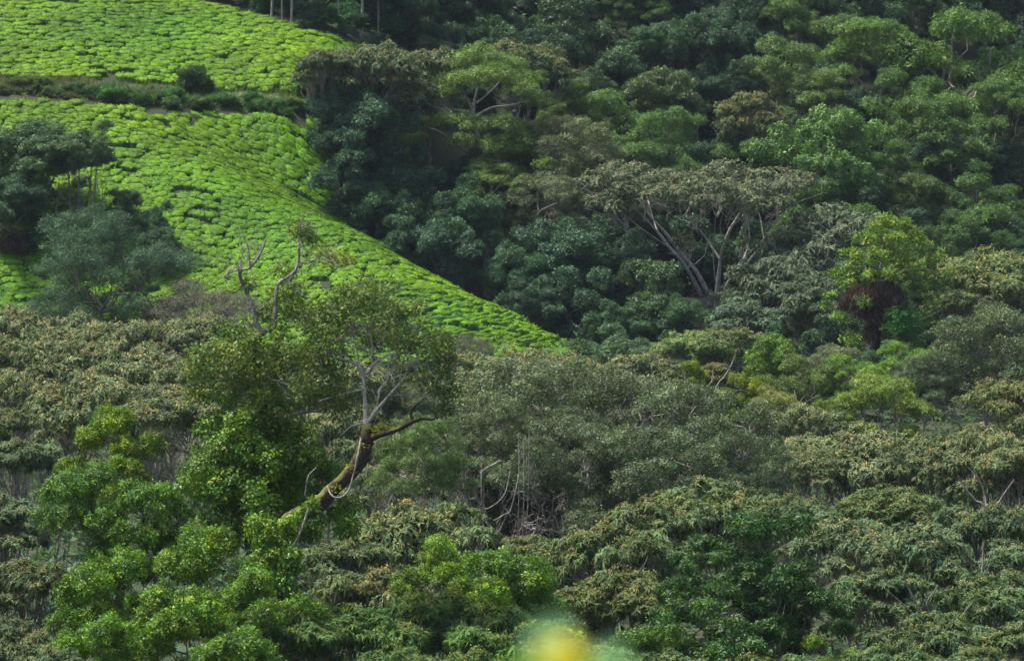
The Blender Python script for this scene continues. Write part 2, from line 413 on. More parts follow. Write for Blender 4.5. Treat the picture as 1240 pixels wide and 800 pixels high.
# the far flank of the spur falls away out of sight: stop a few metres past its crest
keep &= ~((sy > 406) & (qx > 425) & (qy > 255) )
sx, sy, sz, qx, qy, mound = sx[keep], sy[keep], sz[keep], qx[keep], qy[keep], mound[keep]
dist = np.hypot(sx, sy)
inview = (qx > 440) & (qx < 690) & (qy > 300) & (qy < 418)
order = np.argsort(dist + np.where(inview, 0, 1e4))
n_single = min(280, int(inview.sum()))
single = set(order[:n_single].tolist())
GRD = 0.4
def slope_at(x, y):
    return (gz(x + GRD, y) - gz(x - GRD, y)) / (2 * GRD), (gz(x, y + GRD) - gz(x, y - GRD)) / (2 * GRD)
dzx, dzy = slope_at(sx, sy)
acc = Acc()
flush = .5 + .5 * np.sin(sx * .13 + 1.5 * np.sin(sy * .09)) * np.sin(sy * .17 + sx * .05)
for i in range(len(sx)):
    k = int(rng.integers(6)); th = rng.choice([0, math.pi]) + rng.normal(0, .12); s = rng.uniform(.88, 1.12); h = rng.uniform(.88, 1.12) + mound[i] - (.25 if rng.random() < .1 else 0)
    tint = np.array([1.0, 1.0, 1.0]) * rng.uniform(.78, 1.12) * np.array([.8 + .42 * flush[i], .88 + .2 * flush[i], .95])
    if i in single:
        o = put('tea_bush', TEA_ME[k], None, (sx[i], sy[i], sz[i]), tint)
        o.scale = (s, s, s * h); o.rotation_euler = (math.atan(dzy[i]) * .95, -math.atan(dzx[i]) * .95, th)
        tag(o, 'clipped tea bush on the lower tip of the bright green tea spur', 'tea bush', 'tea bushes on the lower tip of the spur')
    else:
        v, f, c = TEA_RAW[k]; ct, st = math.cos(th), math.sin(th)
        w = np.stack([v[:, 0] * ct - v[:, 1] * st, v[:, 0] * st + v[:, 1] * ct, v[:, 2] * h], 1) * s
        w[:, 2] += w[:, 0] * dzx[i] * .95 + w[:, 1] * dzy[i] * .95
        acc.add(w + [sx[i], sy[i], sz[i]], f, c * tint)
tag(put('tea_field', acc.mesh('tea_field', M_TEA)), 'bright green tea bushes clipped flat in close rows over the hillside', 'tea', kind='stuff')
print('TEA', len(sx), n_single)

# ------------------------------------------------------------------ species (each variant: crown mesh, trunk mesh, width, height)
SPEC = {}
def fork(acc, rng, lobes, base_r, fork_z, groups, twigs=None, sides=6, lean=(0, 0), twig_r=.02, col=(1, 1, 1), root=-1.5, sag=.035):
    """trunk, main limbs to groups of lobes, branches into every lobe, thin twigs"""
    lc = np.array([l[0] for l in lobes]); fz = np.array([lean[0], lean[1], fork_z])
    add_tube(acc, np.concatenate([[[0, 0, root]], bent((0, 0, 0), fz, rng, 6, sag)]), np.linspace(base_r * 1.35, base_r * .8, 7), 8, col, .08, rng)
    ang = np.arctan2(lc[:, 1], lc[:, 0]) + rng.uniform(-.2, .2, len(lc))
    g = ((ang + np.pi) / (2 * np.pi) * groups).astype(int) % groups
    for k in range(groups):
        ids = np.where(g == k)[0]
        if not len(ids): continue
        m = lc[ids].mean(0); q = fz + (m - fz) * .6
        add_tube(acc, bent(fz, q, rng, 6, .06), np.linspace(base_r * .62, base_r * .36, 6), sides, col, .06, rng)
        for i in ids:
            add_tube(acc, bent(q, lc[i], rng, 6, .08), np.linspace(base_r * .34, base_r * .1, 6), 5, col, .0, rng)
    if twigs is not None:
        pts, ids = twigs
        for p, i in zip(pts, ids):
            add_tube(acc, bent(lc[i] - [0, 0, lobes[i][1][2] * .4], p, rng, 4, .1), np.linspace(twig_r, twig_r * .4, 4), 3, col, 0, rng)

def dome_lobes(rng, W, H, z0, n, r, flat=1.0, jitter=.25, power=1.0):
    """lobes spread over a dome: width W, from z0 to H"""
    out = []; R = W / 2 - r * .8
    k = np.arange(n) + .5
    up = 1 - k / n * 1.15; az = np.pi * (1 + 5 ** .5) * k + rng.uniform(0, 6)
    for u, a in zip(up, az):
        rad = math.sqrt(max(0, 1 - u * u)) ** power
        hz = (H - z0 - r * flat) * max(u, -.2)
        c = np.array([R * rad * math.cos(a), R * rad * math.sin(a), z0 + hz]) + rng.normal(0, jitter, 3) * r
        s = r * rng.uniform(.75, 1.3)
        out.append((c, (s * rng.uniform(.9, 1.2), s * rng.uniform(.9, 1.2), s * flat * rng.uniform(.85, 1.15))))
    return out

def variant(name, crown, trunk, mat, bark, W, H):
    v_ = np.concatenate(crown.v); r_ = np.percentile(np.hypot(v_[:, 0], v_[:, 1]), 96); W = 2 * r_; H = float(np.percentile(v_[:, 2], 99.5))
    SPEC.setdefault(name, []).append((crown.mesh(name + '_crown', mat), trunk.mesh(name + '_trunk', bark, True), W, H))

def sub(rng, p, i, n):
    k = rng.choice(len(p), min(n, len(p)), replace=False); return p[k], i[k]

# dense dark broadleaf with cauliflower clumps
for v in range(3):
    rng = np.random.default_rng(200 + v); W, H = 9.5, 11.0
    W, H = ((9.5, 11.0), (7.6, 13.0), (11.0, 10.5))[v]; lobes = dome_lobes(rng, W, H, (4.0, 3.6, 4.4)[v], (15, 16, 18)[v], (1.5, 1.35, 1.55)[v], .9, (.42, .55, .7)[v])
    subs = sublobes(rng, lobes, 15, .36, .85)
    p, n, i = lobe_points(rng, subs, .33, -.5, .14, .12); n = nrm(n + [0, 0, .2])
    lv = rng.uniform(.72, 1.3, len(subs))
    c = palette(rng, len(p), [(.044, .08, .04), (.06, .10, .043), (.034, .064, .038), (.085, .122, .05)], (4, 3, 3, 1)) * lv[i][:, None]
    a = Acc(); add_leaves(a, rng, p, n, 9, .24, .11, .2, .6, .05, c)
    t = Acc(); fork(t, rng, lobes, .2, 3.2, 5)
    variant('broadleaf', a, t, M_GLOSS, M_BARK, W, H)

# looser mid-green tree with layered foliage and pale limbs showing
for v in range(4):
    rng = np.random.default_rng(300 + v); W, H = 11.0, 12.0
    lobes = dome_lobes(rng, W, H, 5.0, 20 + 2 * v, 1.35, .62, .55)
    lobes = [l for l in lobes if rng.random() > .08]
    subs = sublobes(rng, lobes, 13, .36, .7, -.3)
    p, n, i = lobe_points(rng, subs, .33, -.3, .18, .12); n = nrm(n + [0, 0, .3])
    lv = rng.uniform(.75, 1.28, len(subs))
    c = palette(rng, len(p), [(.07, .112, .034), (.092, .136, .04), (.052, .092, .034), (.115, .15, .05)], (4, 3, 3, 1)) * lv[i][:, None]
    a = Acc(); add_leaves(a, rng, p, n, 10, .25, .085, .22, .45, .3, c)
    t = Acc(); fork(t, rng, lobes, .2, 4.0, 5)
    variant('layered', a, t, M_LEAF, M_TAN, W, H)

# flat-topped feathery tree, many ascending stems, bronze young leaves on top
def umbrella(name, seed, W, H, npad, padr, spacing, nf, fl, fw, cols, tips, tipn, tipw, groups, low=-.4, twn=120, mat=None, drop=3.2, per=11, frac=.36):
    rng = np.random.default_rng(seed); lobes = []
    R = W / 2 - padr * .7
    for k in range(npad):
        r = R * math.sqrt((k + .5) / npad); a = 2.39996 * k + rng.uniform(-.3, .3)
        z = H - padr * .5 - drop * (r / R) ** 1.6 * rng.uniform(.35, 1.25) - abs(rng.normal(0, .55))
        s = padr * rng.uniform(.7, 1.4)
        lobes.append((np.array([r * math.cos(a), r * math.sin(a), z]), (s, s * rng.uniform(.8, 1.2), s * rng.uniform(.42, .68))))
    subs = sublobes(rng, lobes, per, frac, .6, -.25)
    p, n, i = lobe_points(rng, subs, spacing, low, .15, .1)
    n = nrm(n * [.7, .7, 1] + [0, 0, .35])
    lv = rng.uniform(.75, 1.28, len(subs))
    c = palette(rng, len(p), cols) * lv[i][:, None]
    tw = rng.random(len(subs)) ** 1.5 * 1.8; mixw = np.clip((n[:, 2:3] - .35) * 1.3, 0, 1) * np.clip(tw[i][:, None] * tipw * .6, 0, .3) * rng.uniform(.5, 1, (len(p), 1))
    c = c * (1 - mixw) + palette(rng, len(p), tips, vj=.2) * .8 * mixw
    a = Acc(); add_fronds(a, rng, p, n, nf, fl, fw, .6, c)
    top = (n[:, 2] > .6) & (rng.random(len(p)) < tipw * .5 * tw[i]); q = p[top] + n[top] * .1
    add_leaves(a, rng, q, n[top], tipn, fl * .5, fw * .65, fl * .45, .6, -.05, palette(rng, len(q), tips, vj=.25) * [1.1, 1.15, 1.25])
    t = Acc(); fork(t, rng, lobes, .15, H * .2, groups, (lambda k_: (p[k_], k_))(None) if False else None)
    for _ in range(twn):
        l_ = lobes[int(rng.integers(len(lobes)))][0]; e = l_ + rng.normal(size=3) * [.9, .9, .4]; add_tube(t, bent(l_ * [.8, .8, 1] - [0, 0, rng.uniform(.8, 2.4)], e, rng, 4, .1), [.045, .035, .025, .012], 3, (1, 1, 1), 0, rng)
    variant(name, a, t, mat or M_DULL, M_TAN, W, H)
OLIVE = [(.07, .098, .046), (.084, .11, .05), (.055, .085, .046), (.098, .116, .052)]
RUST = [(.25, .20, .08), (.21, .16, .075), (.27, .215, .10), (.20, .18, .07), (.26, .175, .06)]
for v in range(3):
    umbrella('umbrella', 400 + v, 12.0, 10.0, 16 + 2 * v, 1.7, .34, 6, .34, .12, OLIVE, RUST, 5, .46, 6)
for v in range(2):   # larger, coarser sprays for the nearest trees
    umbrella('feathery', 430 + v, 10.0, 9.0, 17 + 2 * v, 1.4, .32, 8, .36, .10, [(.052, .088, .046), (.064, .106, .054), (.076, .10, .042), (.082, .116, .06)], RUST, 5, .3, 6, twn=160, drop=3.6)
for v in range(1):   # cool grey-green, no bronze
    umbrella('greyleaf', 460 + v, 12.5, 11.0, 24, 1.5, .34, 6, .34, .12, [(.085, .108, .064), (.10, .122, .07), (.068, .092, .058)], [(.12, .14, .085)], 4, .25, 6, drop=5.0)

# fine-leaved dense tree with many pale twigs
for v in range(2):
    rng = np.random.default_rng(500 + v); W, H = 12.0, 12.0
    lobes = dome_lobes(rng, W, H, 3.8, 20, 1.75, .75, .5)
    subs = sublobes(rng, lobes, 14, .34, .75, -.5)
    p, n, i = lobe_points(rng, subs, .34, -.5, .2, .12); n = nrm(n + [0, 0, .25])
    lv = rng.uniform(.72, 1.28, len(subs))
    c = palette(rng, len(p), [(.075, .095, .048), (.092, .112, .056), (.058, .08, .044), (.125, .145, .08)], (4, 4, 3, 1)) * lv[i][:, None]
    a = Acc(); add_leaves(a, rng, p, n, 8, .19, .09, .22, .4, .1, c)
    t = Acc(); fork(t, rng, lobes, .22, 3.0, 6)
    for _ in range(230):
        l_, r_ = lobes[int(rng.integers(len(lobes)))]; e = l_ + nrm(rng.normal(size=3)) * r_ * rng.uniform(.8, 1.12); add_tube(t, bent(l_, e, rng, 6, .16), np.linspace(.05, .015, 6), 4, (1, 1, 1), 0, rng)
    variant('fineleaf', a, t, M_GLOSS, M_PALE, W, H)

# big glossy leaves in loose upright shoots (near trees)
for v in range(3):
    rng = np.random.default_rng(600 + v); W, H = 7.5, 9.0
    lobes = dome_lobes(rng, W, H, 3.2, 14, 1.15, .95, .6)
    subs = sublobes(rng, lobes, 13, .36, 1.0, -.5)
    p, n, i = lobe_points(rng, subs, .29, -.5, .25, .15)
    n = nrm(n + [0, 0, .35]); lv = rng.uniform(.6, 1.45, len(subs))
    c = palette(rng, len(p), [(.06, .112, .018), (.095, .15, .02), (.034, .078, .02), (.17, .205, .028)], (5, 3, 4, 1.3)) * lv[i][:, None]
    a = Acc(); add_leaves(a, rng, p, n, 9, .2, .088, .18, .55, .2, c)
    t = Acc(); fork(t, rng, lobes, .15, 2.4, 5)
    variant('bigleaf', a, t, M_GLOSS, M_BARK, W, H)

# hanging-leaf dark tree
for v in range(2):
    rng = np.random.default_rng(640 + v); W, H = 8.5, 10.0
    lobes = dome_lobes(rng, W, H, 3.4, 20, 1.15, .7, .6)
    subs = sublobes(rng, lobes, 12, .38, .7, -.4)
    p, n, i = lobe_points(rng, subs, .30, -.4, .2, .15); lv = rng.uniform(.72, 1.3, len(subs))
    c = palette(rng, len(p), [(.038, .078, .022), (.055, .104, .024), (.026, .06, .022), (.09, .135, .034)], (4, 3, 4, 1)) * lv[i][:, None]
    a = Acc(); add_leaves(a, rng, p, n, 7, .3, .1, .18, .45, .7, c)
    t = Acc(); fork(t, rng, lobes, .17, 2.6, 5)
    variant('hanging', a, t, M_GLOSS, M_BARK, W, H)

# soft, airy conifer-like tree
rng = np.random.default_rng(700); W, H = 15.0, 12.5
lobes = dome_lobes(rng, W, H, 2.6, 30, 1.9, .6, .5)
subs = sublobes(rng, lobes, 14, .32, .7, -.5)
p, n, i = lobe_points(rng, subs, .39, -.5, .25, .2)
lv = rng.uniform(.8, 1.2, len(subs))
c = palette(rng, len(p), [(.058, .098, .058), (.072, .112, .064), (.05, .086, .056)]) * lv[i][:, None]
a = Acc(); add_leaves(a, rng, p, n, 8, .3, .07, .34, .3, .1, c)
t = Acc(); fork(t, rng, lobes, .2, 3.5, 6)
variant('airy', a, t, M_DULL, M_BARK, W, H)

# low spreading dome of dry twigs with a few grey leaves
rng = np.random.default_rng(720); W, H = 14.0, 5.0
lobes = dome_lobes(rng, W, H, 2.2, 26, 1.5, .5, .3)
p, n, i = lobe_points(rng, lobes, .42, -.3, .15, .2)
c = palette(rng, len(p), [(.085, .078, .066), (.065, .068, .054), (.1, .09, .07)])
a = Acc(); add_leaves(a, rng, p, n, 7, .26, .06, .3, .3, .1, c)
t = Acc(); fork(t, rng, lobes, .2, .8, 6, sub(rng, p, i, 900), twig_r=.03)
variant('twiggy', a, t, M_DULL, M_TWIG, W, H)

# shrub
for v in range(2):
    rng = np.random.default_rng(740 + v); W, H = 3.2, 2.4
    lobes = dome_lobes(rng, W, H, .8, 14, .6, .8, .35)
    subs = sublobes(rng, lobes, 9, .4, .9, -.6)
    p, n, i = lobe_points(rng, subs, .2, -.6, .2); lv = rng.uniform(.7, 1.3, len(subs))
    c = palette(rng, len(p), [(.045, .095, .035), (.06, .115, .04), (.035, .075, .035)]) * lv[i][:, None]
    a = Acc(); add_leaves(a, rng, p, n, 5, .22, .08, .12, .7, -.1, c)
    t = Acc(); fork(t, rng, lobes, .07, .3, 5, root=-.4)
    variant('shrub', a, t, M_LEAF, M_BARK, W, H)

# tall plantation tree: long bare stem, crown high up
for v in range(2):
    rng = np.random.default_rng(760 + v); W, H = 6.0, 17.0
    lobes = dome_lobes(rng, W, H, 11.0, 16, 1.1, .7, .4)
    p, n, i = lobe_points(rng, lobes, .42, -.5, .2)
    c = palette(rng, len(p), [(.035, .075, .035), (.045, .09, .04)])
    a = Acc(); add_leaves(a, rng, p, n, 8, .36, .1, .25, .4, .4, c)
    t = Acc(); fork(t, rng, lobes, .13, 9.5, 4, sag=.012)
    variant('tallstem', a, t, M_LEAF, M_PALE, W, H)

# ------------------------------------------------------------------ placing trees
NAMES = {'broadleaf': 'broadleaf_tree', 'layered': 'spreading_tree', 'umbrella': 'flat_topped_tree', 'feathery': 'feathery_tree', 'greyleaf': 'grey_leaved_tree',
         'fineleaf': 'small_leaved_tree', 'bigleaf': 'leafy_tree', 'hanging': 'drooping_tree', 'airy': 'airy_tree', 'twiggy': 'twiggy_tree', 'shrub': 'shrub', 'tallstem': 'tall_stemmed_tree'}
CNT = {}; REPORT = []
PR = np.random.default_rng(99)
def tree(kind, px, top, w, D, label, tint=(1, 1, 1), group=None, bark=None, squash=None, rot=None):
    """a tree whose crown is W pixels wide and tops out at pixel row TOP, D metres away; it stands on the ground there"""
    k = CNT.get(kind, 0); CNT[kind] = k + 1
    crown, trunk, W, H = SPEC[kind][k % len(SPEC[kind])]
    q = P(px, top, D); s = w * D / FPX / W; zg = float(gz(q[0], q[1]))
    h = q[2] - zg; sz = s * (PR.uniform(.88, 1.3) if squash is None and kind in ('broadleaf', 'layered', 'umbrella', 'feathery') else squash or 1)
    extra = h - H * sz
    REPORT.append((kind, px, top, round(h, 1), round(H * sz, 1)))
    o = bpy.data.objects.new(NAMES[kind], None); C.objects.link(o); o.location = (q[0], q[1], zg); o.empty_display_size = .5
    r = PR.uniform(0, 6.28) if rot is None else rot
    o.rotation_euler = (0, 0, r)
    tag(o, label, 'shrub' if kind == 'shrub' else 'tree', group)
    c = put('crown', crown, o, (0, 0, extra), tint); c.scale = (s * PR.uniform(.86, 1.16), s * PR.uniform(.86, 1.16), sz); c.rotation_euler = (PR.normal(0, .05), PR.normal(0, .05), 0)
    t = put('trunk', trunk, o, (0, 0, 0), bark or (1, 1, 1)); t.scale = (s, s, sz * max(.15, 1 + extra / (H * sz)))
    return o

exec_rows = []
def rows(group, kind, items):
    for it in items:
        px, top, w, D, label = it[:5]; kw = it[5] if len(it) > 5 else {}
        tree(kw.pop('kind', kind), px, top, w, D, label, group=kw.pop('group', group), **kw)

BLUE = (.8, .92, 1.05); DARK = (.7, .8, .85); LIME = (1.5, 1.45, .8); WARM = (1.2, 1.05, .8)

# --- behind the upper tea slope
G = 'trees along the top edge of the tea'
for px, by, w in ((303, 20, 60), (310, 21, 50), (328, 27, 70), (341, 30, 55), (352, 33, 65), (410, 42, 60), (437, 48, 80), (457, 48, 60), (246, 8, 60), (480, 50, 70)):
    b = hit(px, by); D = b[1] + 2
    tree('tallstem', px, by - 17 * FPX / D * PR.uniform(.9, 1.1), w, D, 'tall tree with a bare pale stem at the top edge of the tea', group=G)
def natural(kind, px, D, w, label, **kw):
    """a tree of its species' own height, foot on the ground"""
    q = P(px, 0, D); zg = float(gz(q[0], q[1])); H = SPEC[kind][0][3] * w * D / FPX / SPEC[kind][0][2]
    tree(kind, px, proj(np.array([q[0], q[1], zg + H]))[1], w, D, label, **kw)
for x, D, w in ((190, 470, 95), (235, 471, 100), (280, 470, 95), (322, 469, 100), (365, 468, 95), (408, 466, 100), (450, 466, 95), (492, 470, 100), (255, 482, 120), (340, 481, 120), (425, 479, 120), (510, 484, 110), (550, 480, 100)):
    natural('broadleaf', x, D, w, 'dark forest tree behind the bare stems above the tea', tint=(.7, .8, .85), group='dark forest behind the tea')  # darker tint puts the shade under the canopy into the leaf colour
for x, dD, w in ((205, 5, 30), (240, 5, 34), (268, 5, 30), (292, 6, 34), (318, 5, 30), (345, 7, 36), (395, 5, 34), (430, 6, 40), (470, 8, 44), (490, 8, 40), (360, 10, 40), (300, 10, 40), (250, 10, 40), (420, 11, 44)):
    b = hit(x, np.interp(x, [200, 300, 400, 440, 500], [0, 24, 52, 60, 70])); natural('shrub', x, b[1] + dD, w, 'dark low bush in the gloom under the bare stems above the tea', tint=(.75, .85, .85), group='low bushes under the bare stems')  # gloom under the stems is partly painted in by the low tint
rows(None, 'broadleaf', [
    (376, 2, 52, 452, 'round dark green bush under the bare stems at the tea edge', dict(squash=.8)),
    (418, 26, 26, 451, 'small dark bush beside the tall pale stem at the tea edge', dict(tint=(1, 1.1, .9))),
    (455, 40, 40, 452, 'low dark bush at the forest edge just above the grey flat crowns', dict(tint=DARK))])

# --- upper forest
rows('dark round trees high on the slope', 'broadleaf', [
    (548, -8, 110, 480, 'blue-green tree at the forest top beside the dark stems', dict(tint=(.9, 1.05, 1.0))),
    (490, -5, 80, 474, 'dark tree at the forest edge next to the tall pale stem', dict(tint=DARK)),
    (590, 22, 90, 474, 'blue-green tree between the broad light tree and the forest top', dict(tint=(.85, 1.0, .95))),
    (535, 30, 80, 468, 'dark green tree behind the grey flat crowns', dict(tint=(.75, .9, .9))),
    (605, -22, 100, 492, 'tree behind the blue-green tree at the forest top', dict(tint=BLUE)),
    (660, -38, 120, 495, 'pale green tree peeking over the big dark round crown', dict(tint=(1.2, 1.15, .9))),
    (698, -4, 128, 480, 'biggest dark round-crowned tree of the upper forest'),
    (716, 76, 78, 470, 'dark round crown just below the biggest dark round tree'),
    (660, 35, 80, 476, 'dark crown tucked under the flank of the biggest round tree', dict(tint=DARK)),
    (762, -25, 90, 500, 'dark treetop above the round crowns on the ridge', dict(tint=BLUE)),
    (803, 16, 98, 482, 'round blue-green tree beside the biggest dark round tree', dict(tint=(.95, 1.1, 1.05))),
    (868, 14, 92, 484, 'dark blue-green tree in the shaded notch of the upper forest', dict(tint=DARK)),
    (840, -32, 120, 508, 'dark treetop on the ridge above the shaded notch', dict(tint=BLUE)),
    (845, 72, 80, 478, 'dark lower crown in the shaded notch of the upper forest', dict(tint=DARK)),
    (803, 84, 108, 468, 'olive domed tree below the round blue-green tree', dict(tint=(1.25, 1.1, .9))),
    (640, 92, 70, 466, 'dark tree behind the rusty grey flat crown', dict(tint=DARK)),
    ])
rows('shaded lower crowns filling the upper forest', 'broadleaf', [(x, y, w, D, 'dark lower crown filling a gap in the upper forest', dict(tint=(.6, .72, .75))) for x, y, w, D in  # tint dimmed: the shade of the gaps is put into the crown colour
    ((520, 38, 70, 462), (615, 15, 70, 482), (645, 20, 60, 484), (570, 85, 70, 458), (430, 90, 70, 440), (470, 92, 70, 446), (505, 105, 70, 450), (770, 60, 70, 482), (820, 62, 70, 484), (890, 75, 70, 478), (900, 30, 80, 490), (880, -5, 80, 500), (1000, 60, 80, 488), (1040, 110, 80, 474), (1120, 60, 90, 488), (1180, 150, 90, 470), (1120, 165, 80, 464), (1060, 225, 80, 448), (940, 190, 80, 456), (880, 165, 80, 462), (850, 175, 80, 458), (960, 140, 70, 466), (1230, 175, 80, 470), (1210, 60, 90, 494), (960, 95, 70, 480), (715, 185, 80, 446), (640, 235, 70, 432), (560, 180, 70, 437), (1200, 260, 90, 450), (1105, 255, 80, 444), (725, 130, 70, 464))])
rows(None, 'layered', [
    (742, 110, 130, 458, 'mid-green tree between the light green tree and the olive dome', dict(tint=(.95, 1.08, 1.0))),
    (812, 132, 140, 452, 'mid-green tree above the big umbrella tree', dict(tint=(.9, 1.05, 1.0))),
    (760, 168, 120, 446, 'grey-green tree behind the edge of the umbrella tree crown', dict(tint=(.85, .98, 1.0))),
    (690, 96, 90, 462, 'mid-green crown rising over the dry grey treetop', dict(tint=(1.05, 1.1, .95))),
    (628, 158, 120, 437, 'light green tree with a pale stem in the gully forest', dict(tint=(1.1, 1.12, .95))),
    (600, 196, 80, 432, 'small light green crown around a thick pale trunk', dict(tint=(1.25, 1.25, 1.0))),
    ])
rows('rusty grey flat crowns', 'umbrella', [
    (440, 52, 150, 434, 'dark grey flat-topped tree leaning out over the tea', dict(tint=(.7, .74, .8))),
    (392, 60, 80, 430, 'small dark grey flat crown hanging over the tea edge', dict(tint=(.7, .74, .8))),
    (520, 60, 130, 443, 'grey flat crown behind the broad light green tree', dict(tint=(.75, .78, .85))),
    (632, 50, 130, 456, 'rusty grey flat crown beside the broad light green tree', dict(tint=(.85, .85, .85))),
    (905, 112, 116, 462, 'brownish domed tree between the umbrella tree and the shaded notch', dict(tint=(.9, .85, .8), squash=1.2)),
    ])
rows('dark trees in the gully', 'broadleaf', [
    (432, 108, 116, 430, 'dark tree at the gully edge against the bright tea', dict(tint=BLUE)),
    (420, 160, 96, 424, 'dark lower crown at the gully edge beside the tea', dict(tint=(.75, .88, .95))),
    (470, 175, 110, 430, 'dark tree in the gully under the light layered tree', dict(tint=(.8, .92, .95))),
    (455, 222, 90, 424, 'dark pale-edged crown at the bend of the tea spur', dict(tint=(.95, 1.1, 1.0))),
    (512, 205, 120, 427, 'dusty dark green tree in the gully behind the spur', dict(tint=(.9, 1.0, 1.0))),
    (560, 212, 105, 424, 'glossy dark tree in front of the pale trunks in the gully', dict(tint=(.85, 1.0, .9))),
    (535, 268, 90, 419, 'dark rounded crown low in the gully behind the spur crest', dict(tint=BLUE)),
    (480, 262, 70, 418, 'small dark crown just over the crest of the tea spur', dict(tint=(.8, .95, .9))),
    (622, 282, 120, 418, 'dark green dome in the gully below the pale trunks', dict(tint=(.85, 1.05, .95))),
    (672, 268, 120, 421, 'dark blue-green dome beside the dome below the pale trunks', dict(tint=BLUE)),
    (700, 325, 110, 413, 'dark tree at the bottom of the gully by the spur tip', dict(tint=BLUE)),
    (645, 335, 90, 411, 'dark shaded tree just behind the tea spur near its tip', dict(tint=DARK)),
    (738, 262, 130, 428, 'dark tree behind the leaning stems of the umbrella tree', dict(tint=BLUE)),
    (800, 262, 130, 437, 'shaded tree behind the fork of the umbrella tree', dict(tint=DARK)),
    (905, 265, 150, 440, 'shaded tree behind the thinner stems of the umbrella tree', dict(tint=DARK)),
    (850, 285, 110, 438, 'shaded dark tree framed by the umbrella tree stems', dict(tint=DARK)),
    (784, 318, 124, 414, 'dull olive green round tree below the leaning umbrella stems', dict(tint=(1.05, 1.0, .9))),
    (745, 360, 90, 409, 'dark green round bush-like tree at the gully mouth', dict(tint=(.85, 1.0, .9))),
    (815, 358, 70, 410, 'glossy round crown beside the foot of the umbrella tree', dict(tint=(1.0, 1.12, .95))),
    ])
rows(None, 'fineleaf', [
    (688, 142, 128, 438, 'grey-olive tree with a bare twiggy top in the gully forest', dict(tint=(1.1, 1.05, .95))),
    (668, 205, 120, 430, 'grey tree with crooked pale limbs above the dark domes', dict(tint=(1.0, 1.0, .95)))])

# --- right-hand slope
rows('spreading trees on the far slope', 'layered', [
    (938, 46, 140, 478, 'grey-green spreading tree next to the shaded notch', dict(tint=(1.05, 1.08, 1.1))),
    (962, -12, 110, 500, 'treetop with a straight pale stem above the grey-green tree', dict(tint=(.95, 1.02, .95))),
    (985, 85, 130, 473, 'grey-green layered tree below the straight pale stem', dict(tint=(1.0, 1.0, 1.05))),
    (1058, 24, 150, 486, 'mid-green spreading tree with a forked pale stem', dict(tint=(.95, 1.08, .85))),
    (1158, 10, 200, 484, 'largest spreading green tree on the high slope', dict(tint=(.85, 1.0, .75))),
    (1090, 85, 120, 474, 'green tree beneath the largest spreading tree', dict(tint=(.75, .9, .75))),
    (1142, 116, 136, 466, 'grey-green tree with dark limbs in front of the largest one', dict(tint=(.9, 1.0, .95))),
    (1215, 95, 110, 472, 'dull green tree at the flank of the largest spreading tree', dict(tint=(.8, .92, .78))),
    (1070, 165, 100, 460, 'shaded tree between the bright round tree and the grey-green one', dict(tint=(.7, .82, .75))),
    (1172, 212, 140, 452, 'dull dark green spreading tree low on the far slope', dict(tint=(.72, .85, .8))),
    (1225, 225, 100, 456, 'dull tree next to the dark spreading tree low on the slope', dict(tint=(.68, .8, .75))),
    (1100, 210, 110, 452, 'brownish grey tree above the ivy-clad tree', dict(tint=(.75, .76, .72))),
    (1150, 268, 130, 436, 'dark tree behind the shoulder of the ivy-clad tree', dict(tint=(.62, .75, .75))),
    (1225, 280, 90, 438, 'dark tree above the bronze layered tree', dict(tint=(.6, .72, .72))),
    (1020, 20, 110, 500, 'grey twiggy treetop at the top of the far slope', dict(tint=(.75, .8, .85))),
    (1110, -20, 120, 510, 'grey treetop with bare branches above the largest spreading tree', dict(tint=(.8, .85, .9))),
    (905, 170, 110, 458, 'dark green tree behind the umbrella tree crown', dict(tint=(.75, .88, .85))),
    (1000, 216, 130, 446, 'dark green tree at the foot of the bright round tree', dict(tint=(.75, .95, .8))),
    (1290, 120, 150, 478, 'dull tree past the flank of the far slope', dict(tint=(.75, .9, .75)))])
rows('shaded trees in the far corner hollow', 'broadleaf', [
    (1222, -30, 110, 512, 'very dark tree in the shaded hollow above the far slope', dict(tint=(.45, .55, .6))),  # here and next: the hollow's shade is painted in through the strong dark tint
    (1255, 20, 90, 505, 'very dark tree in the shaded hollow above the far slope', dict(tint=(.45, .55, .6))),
    (1165, -45, 110, 525, 'dark treetop on the ridge beside the shaded hollow', dict(tint=DARK)),
    (930, -35, 110, 520, 'dark treetop on the ridge above the grey-green tree', dict(tint=DARK)),
    (1000, -40, 110, 525, 'dark treetop on the ridge behind the grey twiggy one', dict(tint=DARK))])
for k, x in enumerate(range(570, 1280, 44)):
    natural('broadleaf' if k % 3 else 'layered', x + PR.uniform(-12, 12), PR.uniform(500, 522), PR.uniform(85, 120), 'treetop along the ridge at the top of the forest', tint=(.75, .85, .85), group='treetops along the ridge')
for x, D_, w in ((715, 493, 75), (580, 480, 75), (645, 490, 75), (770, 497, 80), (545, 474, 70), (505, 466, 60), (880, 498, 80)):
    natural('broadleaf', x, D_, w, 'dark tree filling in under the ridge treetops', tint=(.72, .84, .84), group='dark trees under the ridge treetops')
for x, y, w in ((708, 16, 55), (728, 26, 55), (745, 38, 55), (1090, 18, 60), (965, 36, 60), (1082, 4, 60), (790, 40, 55), (1050, 70, 60)):
    natural('layered', x, hit(x, y)[1] - 4, w, 'small green tree in a gap of the high forest', tint=(.75, .86, .8), group='small trees in gaps of the high forest')
rows(None, 'broadleaf', [(1005, 134, 150, 452, 'bright green round tree standing out on the far slope', dict(tint=(1.55, 1.65, .95))),
                         (985, 190, 100, 447, 'green lower crown under the bright green round tree', dict(tint=(1.2, 1.35, .9)))])
